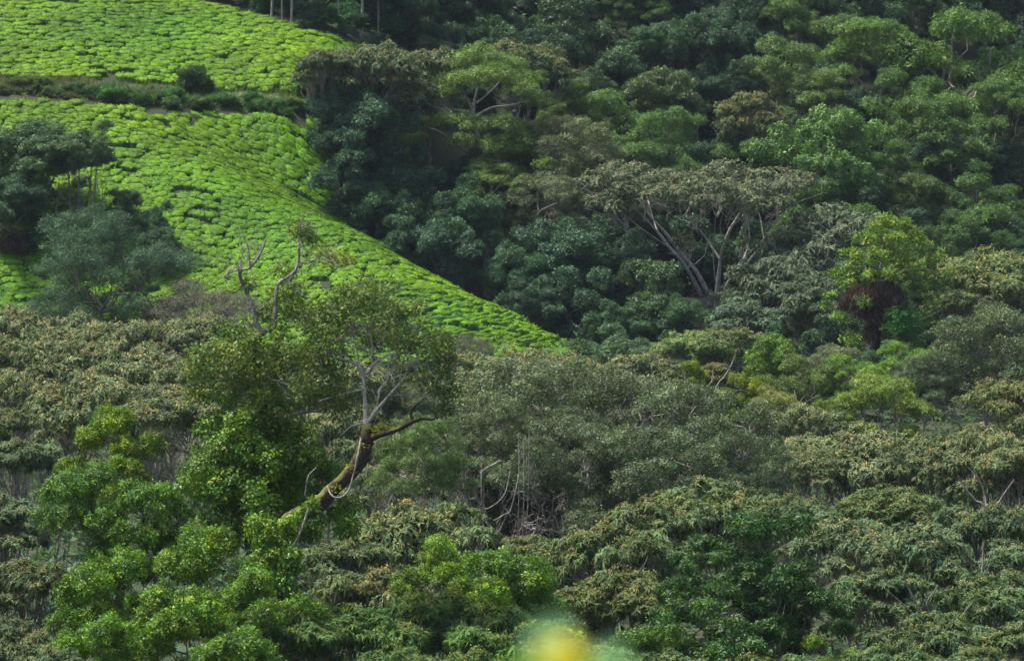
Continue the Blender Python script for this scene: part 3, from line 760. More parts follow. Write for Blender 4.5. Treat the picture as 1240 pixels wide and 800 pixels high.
rows(None, 'greyleaf', [
    (1010, 250, 170, 424, 'pale grey-green layered tree beside the umbrella tree', dict(squash=1.25)),
    (940, 310, 150, 415, 'pale grey-green layered crown sloping down to the umbrella foot', dict(squash=1.1)),
    (905, 362, 130, 408, 'low grey-green crown in front of the umbrella tree foot', dict(tint=(.85, .95, .95))),
    (985, 330, 110, 410, 'grey crown with pale twigs beside the hanging red-brown growth', dict(tint=(.8, .85, .8)))])
rows(None, 'umbrella', [
    (1190, 305, 160, 412, 'bronze-topped layered tree beside the ivy-clad tree', dict(tint=(1.0, 1.05, .85))),
    (1165, 345, 100, 406, 'low bronze layered crown under the bronze-topped tree', dict(tint=(.9, .95, .85))),
    (1250, 330, 110, 410, 'bronze crown past the shoulder of the bronze-topped tree', dict(tint=(.95, .95, .85)))])
rows(None, 'fineleaf', [
    (1195, 372, 165, 372, 'dark small-leaved tree beside the lime green tree', dict(tint=(.82, .9, .75))),
    (1120, 425, 90, 368, 'dark small-leaved crown touching the lime green tree', dict(tint=(.8, .92, .8)))])

# --- the valley floor trees in the middle distance
rows('mixed small trees at the foot of the slope', 'layered', [
    (756, 398, 120, 392, 'grey-green bush-like tree just past the tip of the tea spur', dict(kind='broadleaf', tint=(1.25, 1.25, 1.15), squash=.8)),
    (700, 412, 70, 386, 'small grey-green crown at the tip of the tea spur', dict(kind='broadleaf', tint=(1.1, 1.1, 1.05), squash=.8)),
    (838, 402, 100, 384, 'green and rust crown behind the yellow-green saplings', dict(kind='umbrella', tint=(1.0, 1.2, .95))),
    (890, 398, 110, 388, 'rust-tinged crown with pale stems behind the saplings', dict(kind='umbrella', tint=(.95, .95, .9))),
    (935, 405, 80, 382, 'bright mid-green crown between rusty crown and hanging red-brown growth', dict(kind='bigleaf', tint=(1.0, 1.1, .9))),
    (965, 432, 110, 370, 'pale mottled bush-like tree below the hanging red-brown growth', dict(tint=(1.2, 1.1, 1.0))),
    (925, 455, 100, 362, 'mottled green crown beside the yellow saplings', dict(tint=(1.1, 1.0, .9))),
    (1010, 420, 90, 376, 'grey twiggy crown beside the lime green tree', dict(kind='fineleaf', tint=(1.2, 1.15, 1.0))),
    (832, 436, 62, 356, 'bright yellow-green sapling on a thin pale stem', dict(kind='bigleaf', tint=(1.5, 1.2, .8), squash=1.1)),
    (905, 452, 50, 352, 'mustard yellow sapling beside the thin pale stems', dict(kind='bigleaf', tint=(1.7, 1.25, .9), squash=1.2)),
    (872, 470, 60, 350, 'green low sapling at the foot of the thin pale stems', dict(kind='bigleaf', tint=(.9, .95, .8))),
    (868, 440, 60, 358, 'small rusty crown on slanting pale stems', dict(kind='umbrella', tint=(1.0, .85, .75))),
    (940, 470, 90, 350, 'olive yellow bush-like crown behind the dark small-leaved trees', dict(kind='fineleaf', tint=(1.7, 1.5, .8))),
    ])
rows(None, 'layered', [
    (1062, 452, 150, 345, 'lime green domed tree in the valley', dict(tint=(1.6, 1.45, .95))),
    (1010, 480, 80, 342, 'lime green side crown of the valley dome', dict(tint=(1.5, 1.4, 1.0))),
    (1085, 415, 110, 372, 'green crown between hanging red-brown growth and the lime tree', dict(tint=(1.2, 1.45, .75))),
    (1025, 430, 70, 370, 'small fresh green crown below the red-brown growth', dict(tint=(1.15, 1.4, .8)))])
rows('dark bushy trees under the ivy-clad tree', 'broadleaf', [
    (1000, 382, 90, 402, 'dark bushy tree between grey-green crown and hanging red-brown growth', dict(tint=(.7, .82, .8))),
    (1130, 395, 90, 398, 'dull bushy tree between hanging red-brown growth and bronze crown', dict(tint=(.9, .95, .85))),
    (1045, 425, 80, 388, 'dark bushy tree at the foot of the ivy-clad tree', dict(tint=(.75, .9, .75))),
    (985, 445, 80, 384, 'dull green bushy tree among the mottled bushes', dict(tint=(.9, .95, .85))),
    (930, 395, 90, 398, 'dark bushy tree under the low grey-green crown', dict(tint=(.75, .88, .85))),
    (868, 410, 80, 396, 'dark bushy tree behind the rust-tinged crown', dict(tint=(.75, .88, .85))),
    (800, 412, 80, 392, 'dull bushy tree between the spur tip and the rusty crown', dict(tint=(.95, 1.0, .95)))])
VR = 'rust-topped feathery trees of the valley'
rows(VR, 'umbrella', [
    (20, 372, 130, 352, 'rust-topped feathery tree below the airy dark tree, beside the lawn-green tea'),
    (90, 384, 160, 346, 'rust-topped feathery tree in the row below the airy dark tree'),
    (165, 390, 150, 340, 'rust-topped feathery tree in the row below the airy dark tree'),
    (240, 382, 150, 344, 'rust-topped feathery tree under the dry twiggy dome'),
    (-20, 410, 160, 320, 'rust-topped feathery tree of the second row below the airy tree'),
    (70, 415, 190, 312, 'rust-topped feathery tree of the second row below the airy tree'),
    (170, 425, 190, 306, 'rust-topped feathery tree of the second row below the airy tree'),
    (255, 435, 160, 300, 'rust-topped feathery tree behind the bare forked limbs'),
    (130, 460, 210, 276, 'rust-topped feathery tree with pale ascending stems above the yellow-green shoots'),
    (215, 470, 190, 268, 'feathery tree with greyish stems behind the tall vine-clad tree', dict(tint=(.85, .85, .85))),
    (20, 450, 150, 290, 'rust-topped feathery tree above the dark gap in the canopy'),
    (5, 495, 110, 250, 'dark feathery tree over the dark gap in the canopy', dict(tint=(.8, .85, .8))),
    (345, 425, 150, 300, 'feathery tree behind the fork of the vine-clad tree'),
    (420, 440, 150, 300, 'feathery tree behind the pale limbs of the mossy tree'),
    (400, 500, 170, 250, 'feathery tree behind the mossy trunk where it forks'),
    (320, 505, 170, 245, 'feathery tree close behind the vine-clad trunk'),
    (475, 560, 130, 240, 'feathery tree behind the lean of the mossy trunk'),
    (560, 428, 130, 350, 'rust-topped feathery tree at the toe of the tea spur'),
    (630, 424, 150, 356, 'rust-topped feathery tree at the toe of the tea spur'),
    (700, 428, 130, 350, 'rust-topped feathery tree past the spur tip'),
    (770, 430, 130, 352, 'rust-topped feathery tree past the spur tip'),
    (560, 455, 150, 320, 'rust-topped feathery tree behind the dark small-leaved trees'),
    (990, 490, 120, 330, 'rust-tinged feathery tree next to the lime green dome'),
    (1225, 462, 120, 320, 'rusty cauliflower-crowned tree against the dark small-leaved tree', dict(tint=(.95, .9, .75), squash=1.2)),
    (1035, 522, 190, 268, 'rust-topped tree with dark stems below the lime green dome'),
    (1120, 530, 150, 262, 'rust-topped tree beside the dark-stemmed one below the lime dome'),
    (1185, 520, 180, 262, 'rust-topped tree with pale slanting stems below the cauliflower crown'),
    (1250, 530, 140, 258, 'rust-topped tree at the flank of the slanting pale stems'),
    (970, 545, 130, 262, 'rust-topped tree beside the dark small-leaved trees'),
    ])
rows('dark small-leaved trees', 'fineleaf', [
    (650, 440, 210, 268, 'dark grey-green small-leaved tree with hanging lianas', dict(tint=(.92, .95, .9))),
    (745, 442, 210, 272, 'dark grey-green small-leaved tree in the valley centre', dict(tint=(.95, .95, .92))),
    (845, 470, 210, 264, 'dark grey-green small-leaved tree below the yellow saplings', dict(tint=(.85, .92, .9))),
    (690, 500, 170, 250, 'small-leaved crown with knotted pale limbs over the dark hollow', dict(tint=(.85, .9, .88))),
    (790, 520, 180, 248, 'small-leaved crown in front of the dark grey-green trees', dict(tint=(.85, .92, .9))),
    (895, 520, 150, 250, 'small-leaved crown beside the rust-topped trees', dict(tint=(.8, .9, .85))),
    (600, 480, 130, 262, 'small-leaved crown next to the mossy leaning tree', dict(tint=(.95, 1.0, .85))),
    (590, 560, 130, 266, 'shaded small-leaved crown deep in the dark hollow', dict(tint=(.4, .48, .42))),  # added crowns, here and below: the hollow's deep shade is painted into their tint
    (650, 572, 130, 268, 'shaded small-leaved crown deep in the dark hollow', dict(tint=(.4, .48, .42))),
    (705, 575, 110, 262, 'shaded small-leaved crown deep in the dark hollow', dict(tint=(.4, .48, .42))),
    (512, 505, 130, 232, 'green fine-leaved tree just behind the mossy trunk', dict(tint=(1.0, 1.25, .75))),
    (500, 450, 110, 300, 'grey-green fine-leaved tree behind the mossy tree crown', dict(tint=(1.0, 1.05, .9))),
    ])

# --- trees standing on the tea slope at the edge
rows(None, 'broadleaf', [
    (94, 150, 106, 404, 'dark round-crowned tree with pale stems in the grove on the tea', dict(tint=(1.15, 1.15, 1.0), squash=.8)),
    (52, 147, 112, 408, 'dark crown in the middle of the grove on the tea', dict(tint=(1.05, 1.08, .95), squash=.9)),
    (8, 156, 104, 410, 'dark crown at the far side of the grove on the tea', dict(tint=(1.05, 1.1, 1.0))),
    (12, 200, 98, 403, 'lower dark crown of the grove beside the small lawn of tea', dict(tint=(.75, .9, .9))),
    (122, 178, 44, 406, 'slim dark crown at the open side of the grove', dict(tint=(.8, .88, .82), squash=.7)),
    (95, 215, 80, 414, 'dark bush behind the pale stems of the grove', dict(tint=(.5, .6, .6))),
    (182, 244, 60, 402, 'dark bush-like tree on the tea above the airy tree', dict(tint=(.8, .95, .9))),
    (196, 276, 60, 399, 'dark rounded bush beside the airy tree', dict(tint=(.85, .95, .9))),
    (150, 232, 70, 405, 'shadowy bush between grove and tea', dict(tint=(.8, .9, .8)))])
rows(None, 'airy', [(122, 254, 215, 386, 'big soft airy dark green tree below the grove on the tea')])
rows(None, 'twiggy', [(252, 341, 150, 380, 'low dome of dry grey twigs at the toe of the tea'),
                      (572, 404, 52, 374, 'small dry grey twiggy bush at the toe of the tea spur', dict(squash=1.4))])
for px, by, w, lab, kw in (
    (235, 112, 46, 'grey bush standing alone on the earth track', dict(tint=(.9, .8, .75))),
    (40, 285, 44, 'dark green shrub by the grove foot', dict()), (18, 312, 50, 'reddish dark shrub on the small lawn of tea', dict(tint=(1.5, .5, .8))),
    (48, 308, 40, 'green shrub next to the reddish shrub', dict()), (372, 118, 40, 'rounded pale green shrub at the end of the earth track', dict(tint=(1.1, 1.3, 1))),
    (398, 122, 36, 'grey-green shrub at the gully end of the earth track', dict(tint=(.9, .9, .9)))):
    b = hit(px, by); tree('shrub', px, by - w * .7, w, b[1], lab, **kw)
# scrub along the bank under the track
sr = np.random.default_rng(5)
for k, px in enumerate(np.arange(-20, 420, 8)):
    px = px + sr.uniform(-6, 6); by = np.interp(px, [0, 60, 130, 200, 300, 400], [112, 116, 122, 131, 133, 136]) + sr.uniform(-9, 2); b = hit(px, by); w = sr.uniform(14, 36)
    dry = px < 70 or sr.random() < .12
    tree('shrub', px, by - w * sr.uniform(.35, .6), w, b[1], 'dry brownish scrub on the bank under the earth track' if dry else 'scrubby green bush on the bank under the earth track',
         tint=(sr.uniform(1.2, 1.6), sr.uniform(.95, 1.15), sr.uniform(.8, 1.0)) if dry else (sr.uniform(.9, 1.4), sr.uniform(1.0, 1.45), sr.uniform(.9, 1.2)), group='dry scrub on the bank' if dry else 'green scrub on the bank')

# --- near trees
NF = 'near feathery trees'
rows(NF, 'feathery', [
    (20, 535, 140, 222, 'grey feathery tree beside the bright leafy tree, topmost of its column', dict(tint=(.85, .85, .85))),
    (-10, 600, 150, 205, 'grey feathery tree under the topmost one beside the bright leafy tree', dict(tint=(.85, .85, .85))),
    (30, 680, 150, 190, 'grey feathery tree low beside the vine-covered mass', dict(tint=(.9, .85, .82))),
    (0, 745, 170, 178, 'lowest grey feathery tree beside the vine-covered mass', dict(tint=(.9, .85, .82))),
    (505, 612, 200, 222, 'peach-topped feathery tree below the mossy leaning trunk', dict(tint=(1.12, 1.05, .92))),
    (420, 655, 150, 212, 'peach-topped feathery crown at the foot of the mossy trunk', dict(tint=(1.1, 1.05, .95))),
    (450, 690, 170, 205, 'dusty feathery crown beside the fresh green bush', dict(tint=(1.1, .95, .85))),
    (640, 650, 140, 222, 'rusty feathery crown under the hanging lianas', dict(tint=(1.05, .95, .8))),
    (740, 640, 180, 216, 'rusty feathery tree above the blurred near plant', dict(tint=(1.05, 1.0, .85))),
    (860, 582, 180, 225, 'pale rusty feathery tree behind the dark drooping tree', dict(tint=(1.1, 1.05, .9))),
    (800, 605, 150, 220, 'rusty feathery crown beside the pale rusty one', dict(tint=(1.05, 1.0, .9))),
    (760, 690, 180, 198, 'rusty brown feathery crown behind the blurred near plant', dict(tint=(1.05, .95, .75))),
    (960, 600, 140, 222, 'feathery crown between pale rusty tree and the low olive one', dict(tint=(.9, .95, .85))),
    (1080, 590, 150, 222, 'low olive feathery crown below the dark stems', dict(tint=(.95, .95, .75))),
    (1030, 625, 150, 208, 'blue-green feathery crown with golden tips beside the drooping tree'),
    (1110, 632, 180, 204, 'widest blue-green feathery crown with golden tips'),
    (1205, 612, 150, 206, 'teal feathery crown on a straight pale stem'),
    (1250, 660, 130, 196, 'teal feathery crown at the edge of the golden-tipped group', dict(tint=(.9, .95, .9))),
    (1190, 700, 160, 188, 'teal feathery crown below the straight pale stem', dict(tint=(.9, 1.0, .85))),
    (1070, 690, 150, 190, 'feathery crown with bare criss-crossing stems', dict(tint=(.85, .88, .82))),
    (1140, 745, 170, 178, 'dim feathery crown behind a tangle of bare stems', dict(tint=(.75, .8, .72))),
    (1240, 755, 140, 178, 'rusty feathery crown low by the tangle of bare stems', dict(tint=(.95, .95, .8))),
    (540, 720, 190, 186, 'olive feathery crown below the fresh green bush', dict(tint=(.85, 1.0, .6))),
    (430, 735, 190, 182, 'olive feathery crown with fallen pale boughs', dict(tint=(.8, 1.0, .6))),
    (630, 755, 170, 178, 'olive feathery crown behind the blurred near plant', dict(tint=(.8, 1.0, .6))),
    (350, 745, 150, 178, 'olive feathery crown at the foot of the vine-covered mass', dict(tint=(.9, 1.0, .7)))])
rows(None, 'bigleaf', [
    (545, 648, 130, 196, 'fresh green leafy bush-like tree among the peach-topped crowns', dict(tint=(1.25, 1.25, .95))),
    (625, 662, 130, 194, 'dark-hearted fresh green leafy tree beside the fresh bush', dict(tint=(.95, 1.05, .95))),
    (580, 700, 120, 190, 'fresh green shoots in front of the leafy bush-like tree', dict(tint=(1.3, 1.3, .9))),
    (132, 494, 150, 196, 'bright leafy tree with yellow-green shoots on top', dict(tint=(1.25, 1.15, .8))),
    (95, 560, 120, 190, 'dark green leafy crown under the yellow-green shoots', dict(tint=(.8, .95, .9))),
    (170, 580, 150, 189, 'dark green leafy crown beside the one under the yellow-green shoots', dict(tint=(.85, 1.0, .9))),
    (245, 640, 170, 184, 'bright green vine-covered crown in the middle of the leafy mass', dict(tint=(1.1, 1.15, .85))),
    (135, 665, 150, 182, 'green leafy crown at the lower flank of the leafy mass', dict(tint=(1.0, 1.1, .85))),
    (220, 715, 170, 176, 'green leafy crown at the foot of the leafy mass', dict(tint=(1.05, 1.15, .85))),
    (310, 690, 150, 178, 'green leafy crown against the leaning mossy trunk', dict(tint=(1.0, 1.1, .85))),
    (120, 745, 140, 172, 'lowest green leafy crown of the vine-covered mass', dict(tint=(.95, 1.1, .85))),
    (300, 765, 160, 170, 'lowest leafy crown beside the olive feathery ones', dict(tint=(.9, 1.05, .8)))])
rows('treetops along the lower edge of the valley canopy', 'feathery', [(x, y, w, D, 'feathery treetop low in the valley below the main canopy', dict(tint=t)) for x, y, w, D, t in
    ((700, 780, 150, 164, (.9, 1, .75)), (800, 790, 150, 162, (.85, 1, .8)), (920, 795, 150, 162, (.9, 1, .8)), (1080, 780, 150, 164, (.9, 1, .85)), (1180, 785, 150, 163, (.9, .95, .8)), (480, 785, 150, 163, (.85, 1, .65)), (580, 790, 150, 163, (.85, 1, .65)), (60, 785, 150, 164, (.9, .9, .85)))])
rows(None, 'hanging', [
    (895, 612, 170, 186, 'dark drooping-leaved tree, tallest of the dark pair', dict(tint=(.72, .8, .78))),
    (830, 672, 160, 181, 'dark drooping-leaved crown at the shoulder of the tallest', dict(tint=(.8, .85, .75))),
    (965, 672, 150, 183, 'dark drooping-leaved crown beside the golden-tipped trees', dict(tint=(.68, .78, .72))),
    (890, 735, 200, 174, 'dark drooping-leaved crown at the foot of the tallest', dict(tint=(.75, .85, .7))),
    (770, 755, 150, 172, 'green drooping crown beside the blurred near plant', dict(tint=(1.2, 1.15, .8))),
    (1010, 775, 150, 168, 'yellow-tinged drooping crown at the foot of the dark trees', dict(tint=(1.6, 1.3, .7)))])

# ------------------------------------------------------------------ single trees built limb by limb
def lobes_px(base, items, D):
    """lobes (px, py, dD, rx px, rz px) in metres round the base"""
    out = []
    for px, py, dD, rx, rz in items:
        k = (D + dD) / FPX; out.append((P(px, py, D + dD) - base, (rx * k, rx * k, rz * k)))
    return out

def stems(o, base, D, items, mat, rng, name='limb', sides=7, n=16, thin=.58):
    for it in items:
        pts = np.array([list(P(q[0], q[1], D + q[2]) - base) + [q[3] * thin * (D + q[2]) / FPX] for q in it])
        s = smooth_path(pts, n if len(it) > 2 else 6); s[:, 3] *= 1 + .13 * np.sin(np.linspace(0, 9, len(s)) + rng.uniform(0, 6)) * np.sin(np.linspace(0, 23, len(s)))
        kn = rng.normal(0, 1, (max(3, len(s) // 3), 3)); kk = np.stack([np.interp(np.linspace(0, 1, len(s)), np.linspace(0, 1, len(kn)), kn[:, c_]) for c_ in range(3)], 1)
        s[1:-1, :3] += kk[1:-1] * np.clip(s[1:-1, 3:], .03, .1) * .6 + rng.normal(0, 1, (len(s) - 2, 3)) * s[1:-1, 3:] * .06
        a = Acc(); add_tube(a, s[:, :3], np.maximum(s[:, 3] * (1 + rng.normal(0, .06, len(s))), .006), sides, (1, 1, 1), .13, rng)
        put(name, a.mesh(name, mat, True), o)

def single(name, px, D, label):
    q = P(px, 400, D); z = float(gz(q[0], q[1])); base = np.array([q[0], q[1], z])
    o = bpy.data.objects.new(name, None); C.objects.link(o); o.location = base; tag(o, label, 'tree'); return o, base

def twig_sprays(a, rng, starts, L, r, n):
    for s in starts:
        for _ in range(n):
            d = nrm(rng.normal(size=3) + [0, 0, .5]); add_tube(a, bent(s, s + d * L * rng.uniform(.5, 1.2), rng, 5, .12), np.linspace(r, r * .3, 5), 4, (1, 1, 1), 0, rng)

# umbrella tree
rng = np.random.default_rng(801); D = 425
o, base = single('umbrella_tree', 858, D, 'wide umbrella tree with pale leaning stems in the gully')
by = proj(base)[1] + 4
pads = [(735, 222, -3, 30, 10), (760, 212, 3, 32, 10), (790, 221, -2, 30, 10), (768, 236, -5, 30, 9), (822, 214, 2, 34, 11), (852, 226, -3, 32, 11), (842, 242, -6, 30, 9), (880, 214, 4, 34, 11),
        (906, 230, -2, 32, 11), (884, 246, -6, 30, 9), (932, 218, 3, 34, 12), (955, 233, -2, 28, 11), (968, 224, 4, 26, 10), (938, 252, -4, 26, 9), (905, 258, -6, 24, 8), (800, 240, -6, 30, 9),
        (726, 240, -4, 24, 8), (745, 252, -5, 24, 8), (725, 228, 4, 24, 8), (820, 228, 8, 30, 10), (900, 222, 9, 30, 10), (775, 222, 9, 30, 10), (830, 290, -5, 16, 7), (905, 300, -3, 14, 6), (870, 232, -9, 26, 9)]
pads = [(x_, y_ + rng.uniform(-7, 6), d_, r_ * rng.uniform(.8, 1.1), z_ * 1.25) for x_, y_, d_, r_, z_ in pads]; lobes = lobes_px(base, pads, D)
p, n, i = lobe_points(rng, sublobes(rng, lobes, 10, .4, .6, -.25), .44, -.4, .15, .1); n = nrm(n * [.7, .7, 1] + [0, 0, .35])
a = Acc(); add_fronds(a, rng, p, n, 5, .4, .15, .5, palette(rng, len(p), [(.072, .094, .054), (.082, .102, .058), (.06, .084, .052)]) * (1 - np.clip(n[:, 2:3] - .5, 0, .3)) + np.clip(n[:, 2:3] - .5, 0, .3) * palette(rng, len(p), RUST) * [.5, .58, .7])
top = (n[:, 2] > .6) & (rng.random(len(p)) < .1); q = p[top] + n[top] * .1
add_leaves(a, rng, q, n[top], 3, .2, .11, .2, .7, -.1, palette(rng, len(q), RUST, vj=.3))
put('crown', a.mesh('umbrella_tree_crown', M_DULL), o)
stems(o, base, D, [
    [(853, by, 0, 5), (851, 362, 0, 4.5), (840, 340, -1, 4), (825, 315, -2, 3.4), (810, 300, -2, 3), (797, 282, -2, 2.4), (772, 257, -3, 1.6), (740, 235, -3, .9)],
    [(861, by, 1, 5), (860, 360, 1, 4.5), (845, 330, 1, 4), (828, 310, 1, 3.4), (808, 286, 1, 2.6), (787, 262, 1, 1.7), (765, 226, 2, .9)],
    [(867, by, 0, 5), (867, 360, 0, 4.6), (872, 315, 0, 3.8), (875, 300, -1, 3.2), (885, 275, -2, 2.4), (897, 255, -2, 1.5), (908, 236, -2, .8)]], M_WHITE, rng, 'trunk', 7, 16, .7)
stems(o, base, D, [
    [(872, 314, 0, 3), (860, 297, 1, 2.2), (848, 280, 1, 1.7), (834, 264, 1, 1.2), (822, 225, 2, .7)],
    [(873, by, 2, 4), (876, 352, 2, 3.2), (895, 320, 3, 2.8), (911, 304, 3, 2.4), (925, 290, 3, 2), (942, 264, 3, 1.3), (935, 225, 3, .7)],
    [(905, 318, 2, 2.2), (925, 297, 2, 1.8), (950, 276, 1, 1.2), (958, 240, -1, .7)],
    [(895, 322, 3, 2), (905, 300, 5, 1.5), (908, 285, 5, 1.2), (900, 240, 6, .7)],
    [(826, 313, -2, 2), (822, 292, -3, 1.4), (820, 275, -3, 1), (806, 244, -5, .6)],
    [(810, 300, -2, 2), (796, 290, -4, 1.2), (775, 275, -5, .9), (748, 254, -5, .6)],
    [(827, 310, 0, 1.8), (836, 290, -2, 1.2), (840, 262, -4, .9), (843, 245, -6, .6)],
    [(866, 340, -1, 1.6), (864, 315, -2, 1.1), (865, 290, -3, .9), (868, 240, -7, .6)],
    [(797, 282, -2, 1.6), (790, 262, 2, 1.1), (784, 240, 6, .8), (776, 226, 8, .5)],
    [(878, 295, -1, 1.8), (872, 275, -3, 1.3), (876, 255, -5, .9), (884, 246, -6, .6)],
    [(925, 290, 3, 1.5), (922, 270, 5, 1.1), (915, 250, 6, .8), (902, 226, 8, .5)]], M_WHITE, rng, 'limb')
a = Acc()
for c_, r_ in lobes:
    for _ in range(9):
        e = c_ + rng.normal(size=3) * r_ * .6; st = c_ * [.86, .86, 1] - [0, 0, rng.uniform(1.2, 3.2)]
        add_tube(a, bent(st, e, rng, 5, .1), np.linspace(.06, .02, 5), 4, (1, 1, 1), 0, rng)
tag(put('twigs', a.mesh('umbrella_twigs', M_WHITE), o), kind='stuff')

# tall light green tree over the gully
rng = np.random.default_rng(806); D = 440
o, base = single('light_green_tree', 590, D, 'tall light green domed tree over the gully, pale limbs showing beneath')
by = proj(base)[1] + 4
TL = [(522, 98, 0, 22, 12), (550, 80, 1, 24, 13), (582, 72, 0, 26, 14), (612, 80, 1, 24, 13), (638, 96, 0, 22, 12), (600, 94, -4, 24, 12), (566, 98, -4, 24, 12), (535, 112, -3, 18, 9), (630, 112, -3, 20, 10), (654, 122, 0, 16, 9), (590, 84, 6, 24, 12), (545, 92, 6, 22, 12), (625, 96, 6, 22, 12), (515, 112, 2, 16, 8),
      (515, 152, -2, 22, 10), (545, 146, -5, 22, 10), (580, 152, -6, 24, 10), (612, 150, -5, 22, 10), (640, 162, -2, 20, 10), (500, 170, -2, 18, 9), (560, 172, -7, 20, 9), (600, 176, -7, 20, 9), (490, 190, -3, 14, 8), (630, 182, -5, 16, 8), (600, 205, -7, 18, 10), (585, 198, -7, 14, 8), (615, 220, -6, 12, 8)]
lobes = lobes_px(base, TL, D); subs = sublobes(rng, lobes, 13, .4, .75, -.4); p, n, i = lobe_points(rng, subs, .38, -.4, .18, .12); n = nrm(n + [0, 0, .3]); lv = rng.uniform(.72, 1.3, len(subs))
a = Acc(); add_leaves(a, rng, p, n, 8, .26, .09, .22, .45, .25, palette(rng, len(p), [(.095, .15, .04), (.12, .175, .046), (.07, .12, .038), (.145, .19, .06)], (4, 3, 3, 1)) * lv[i][:, None])
put('crown', a.mesh('light_green_crown', M_LEAF), o)
stems(o, base, D, [[(592, by, 0, 7), (592, 270, 0, 6.4), (592, 240, -1, 6), (588, 205, -2, 5.4), (578, 165, -2, 4.6), (574, 135, -1, 3.6), (580, 100, 0, 1.6)]], M_PALE, rng, 'trunk', 8, 24, .7)
stems(o, base, D, [[(574, 138, -1, 3), (555, 134, -2, 2.4), (535, 132, -2, 1.8), (518, 126, -1, 1), (512, 112, 0, .6)], [(576, 140, -1, 3), (596, 131, -2, 2.4), (618, 128, -3, 2), (640, 122, -2, 1)], [(545, 134, -2, 1.6), (532, 122, -2, 1.2), (530, 108, -2, .7)],
    [(586, 195, -2, 3), (560, 180, -4, 2), (535, 160, -4, 1.2), (515, 154, -3, .7)], [(588, 200, -2, 3), (610, 184, -4, 2), (632, 168, -3, 1)], [(574, 138, -1, 2.4), (562, 112, 2, 1.6), (550, 88, 3, .8)], [(577, 125, -1, 2.2), (600, 105, 2, 1.4), (615, 86, 2, .8)], [(590, 235, -1, 2.6), (602, 222, -4, 1.8), (608, 206, -5, .9)]], M_PALE, rng, 'limb', 6, 14, .7)

# vine-clad tree with bare forked limbs
rng = np.random.default_rng(811); D = 190
o, base = single('vine_clad_tree', 326, D, 'tall vine-clad tree with bare forked pale limbs')
by = proj(base)[1] + 6
stems(o, base, D, [[(326, by, 0, 15), (324, 700, 0, 13), (330, 600, 0, 11), (328, 540, 0, 9), (316, 470, 0, 7), (311, 434, 0, 6), (309, 419, 0, 6), (318, 401, 0, 6.5)]], M_MOSSY, rng, 'trunk', 9, 24)
stems(o, base, D, [
    [(318, 403, 0, 5.5), (311, 388, 0, 5), (309, 372, .2, 4.2), (298, 356, .4, 4), (289, 341, .3, 3.8), (289, 327, 0, 3.6), (303, 323, -.3, 3), (316, 304, -.4, 2.2), (322, 290, -.4, 1.2)],
    [(289, 326, 0, 2.6), (282, 328, .2, 2), (277, 331, .3, 1.6), (267, 337, .4, 1)],
    [(278, 330, .3, 1.4), (274, 340, .3, 1), (271, 350, .3, .6)],
    [(336, 345, 0, 4), (353, 333, .2, 3.6), (361, 319, .3, 3.2), (362, 297, .3, 2.6), (364, 276, .2, 1.4), (366, 262, .2, .8)],
    [(361, 318, .3, 2), (375, 317, .6, 1.5), (394, 308, .8, 1.2), (410, 306, 1, .7)],
    [(352, 335, .3, 2), (354, 347, .4, 1.6), (361, 358, .5, 1.2), (363, 368, .5, .8)],
    [(289, 326, 0, 2), (292, 316, 0, 1.4), (290, 308, 0, .8)],
    [(303, 323, -.3, 1.6), (300, 300, -.6, 1), (293, 282, -.8, .6)]], M_PALE, rng)
stems(o, base, D, [
    [(317, 402, 0, 6.5), (326, 399, -.1, 6), (331, 396, -.2, 5.5), (334, 385, -.2, 5), (336, 345, 0, 4)],
    [(312, 434, 0, 5), (322, 455, -.5, 4), (332, 462, -.8, 3), (350, 466, -1, 1.5)],
    [(328, 545, 0, 5), (345, 512, .5, 3.4), (365, 500, .6, 2.6), (385, 497, .6, 2), (398, 494, .6, 1)],
    [(311, 436, 0, 4), (290, 445, -.4, 2.5), (268, 440, -.6, 1.2)]], M_TAN, rng)
stems(o, base, D, [[(352, 503, .6, 3), (375, 498, .6, 2.5), (398, 495, .5, 1.5)], [(372, 499, .6, 1.6), (378, 490, .6, 1.1), (388, 488, .6, .6)]], M_PALE, rng, 'dead_bough')
a = Acc(); ends = [P(x_, y_, D) - base for x_, y_ in ((316, 304), (303, 322), (289, 326), (277, 331), (362, 297), (364, 276), (375, 317), (394, 308), (361, 358), (309, 372), (293, 300), (350, 340))]
twig_sprays(a, rng, ends, 1.3, .02, 9)
tag(put('twigs', a.mesh('vine_clad_twigs', M_PALE), o), kind='stuff')
GL = [(270, 425, 0, 30, 22), (250, 445, .4, 26, 22), (290, 448, -.6, 30, 22), (262, 470, .2, 28, 18), (318, 455, .8, 26, 18), (350, 366, .3, 22, 20), (338, 355, .6, 16, 12), (365, 380, .6, 14, 10), (364, 276, .2, 11, 9), (374, 288, .2, 8, 6),
      (300, 500, .8, 26, 16), (350, 440, 1.2, 26, 18), (238, 430, .6, 14, 10), (245, 478, .3, 16, 12), (280, 405, .3, 16, 10), (330, 430, 1, 18, 12), (335, 490, 1, 22, 12), (372, 470, 1.5, 18, 12), (312, 448, -1.2, 16, 14), (322, 478, -1.3, 18, 16), (330, 515, -1.3, 18, 16), (300, 415, -1, 12, 10), (340, 405, -.6, 14, 12), (325, 385, .6, 14, 12), (345, 330, .5, 10, 7), (300, 345, .6, 9, 6)]
lobes = lobes_px(base, GL, D); p, n, i = lobe_points(rng, sublobes(rng, lobes, 10, .42, .9, -.6), .24, -.7, .25, .15)
sel = rng.random(len(p)) < .62; p, n = p[sel], n[sel]
a = Acc(); add_leaves(a, rng, p, n, 5, .22, .09, .24, .4, .3, palette(rng, len(p), [(.075, .125, .03), (.10, .145, .03), (.055, .1, .034), (.14, .16, .034)]))
put('crown', a.mesh('vine_clad_crown', M_LEAF), o)
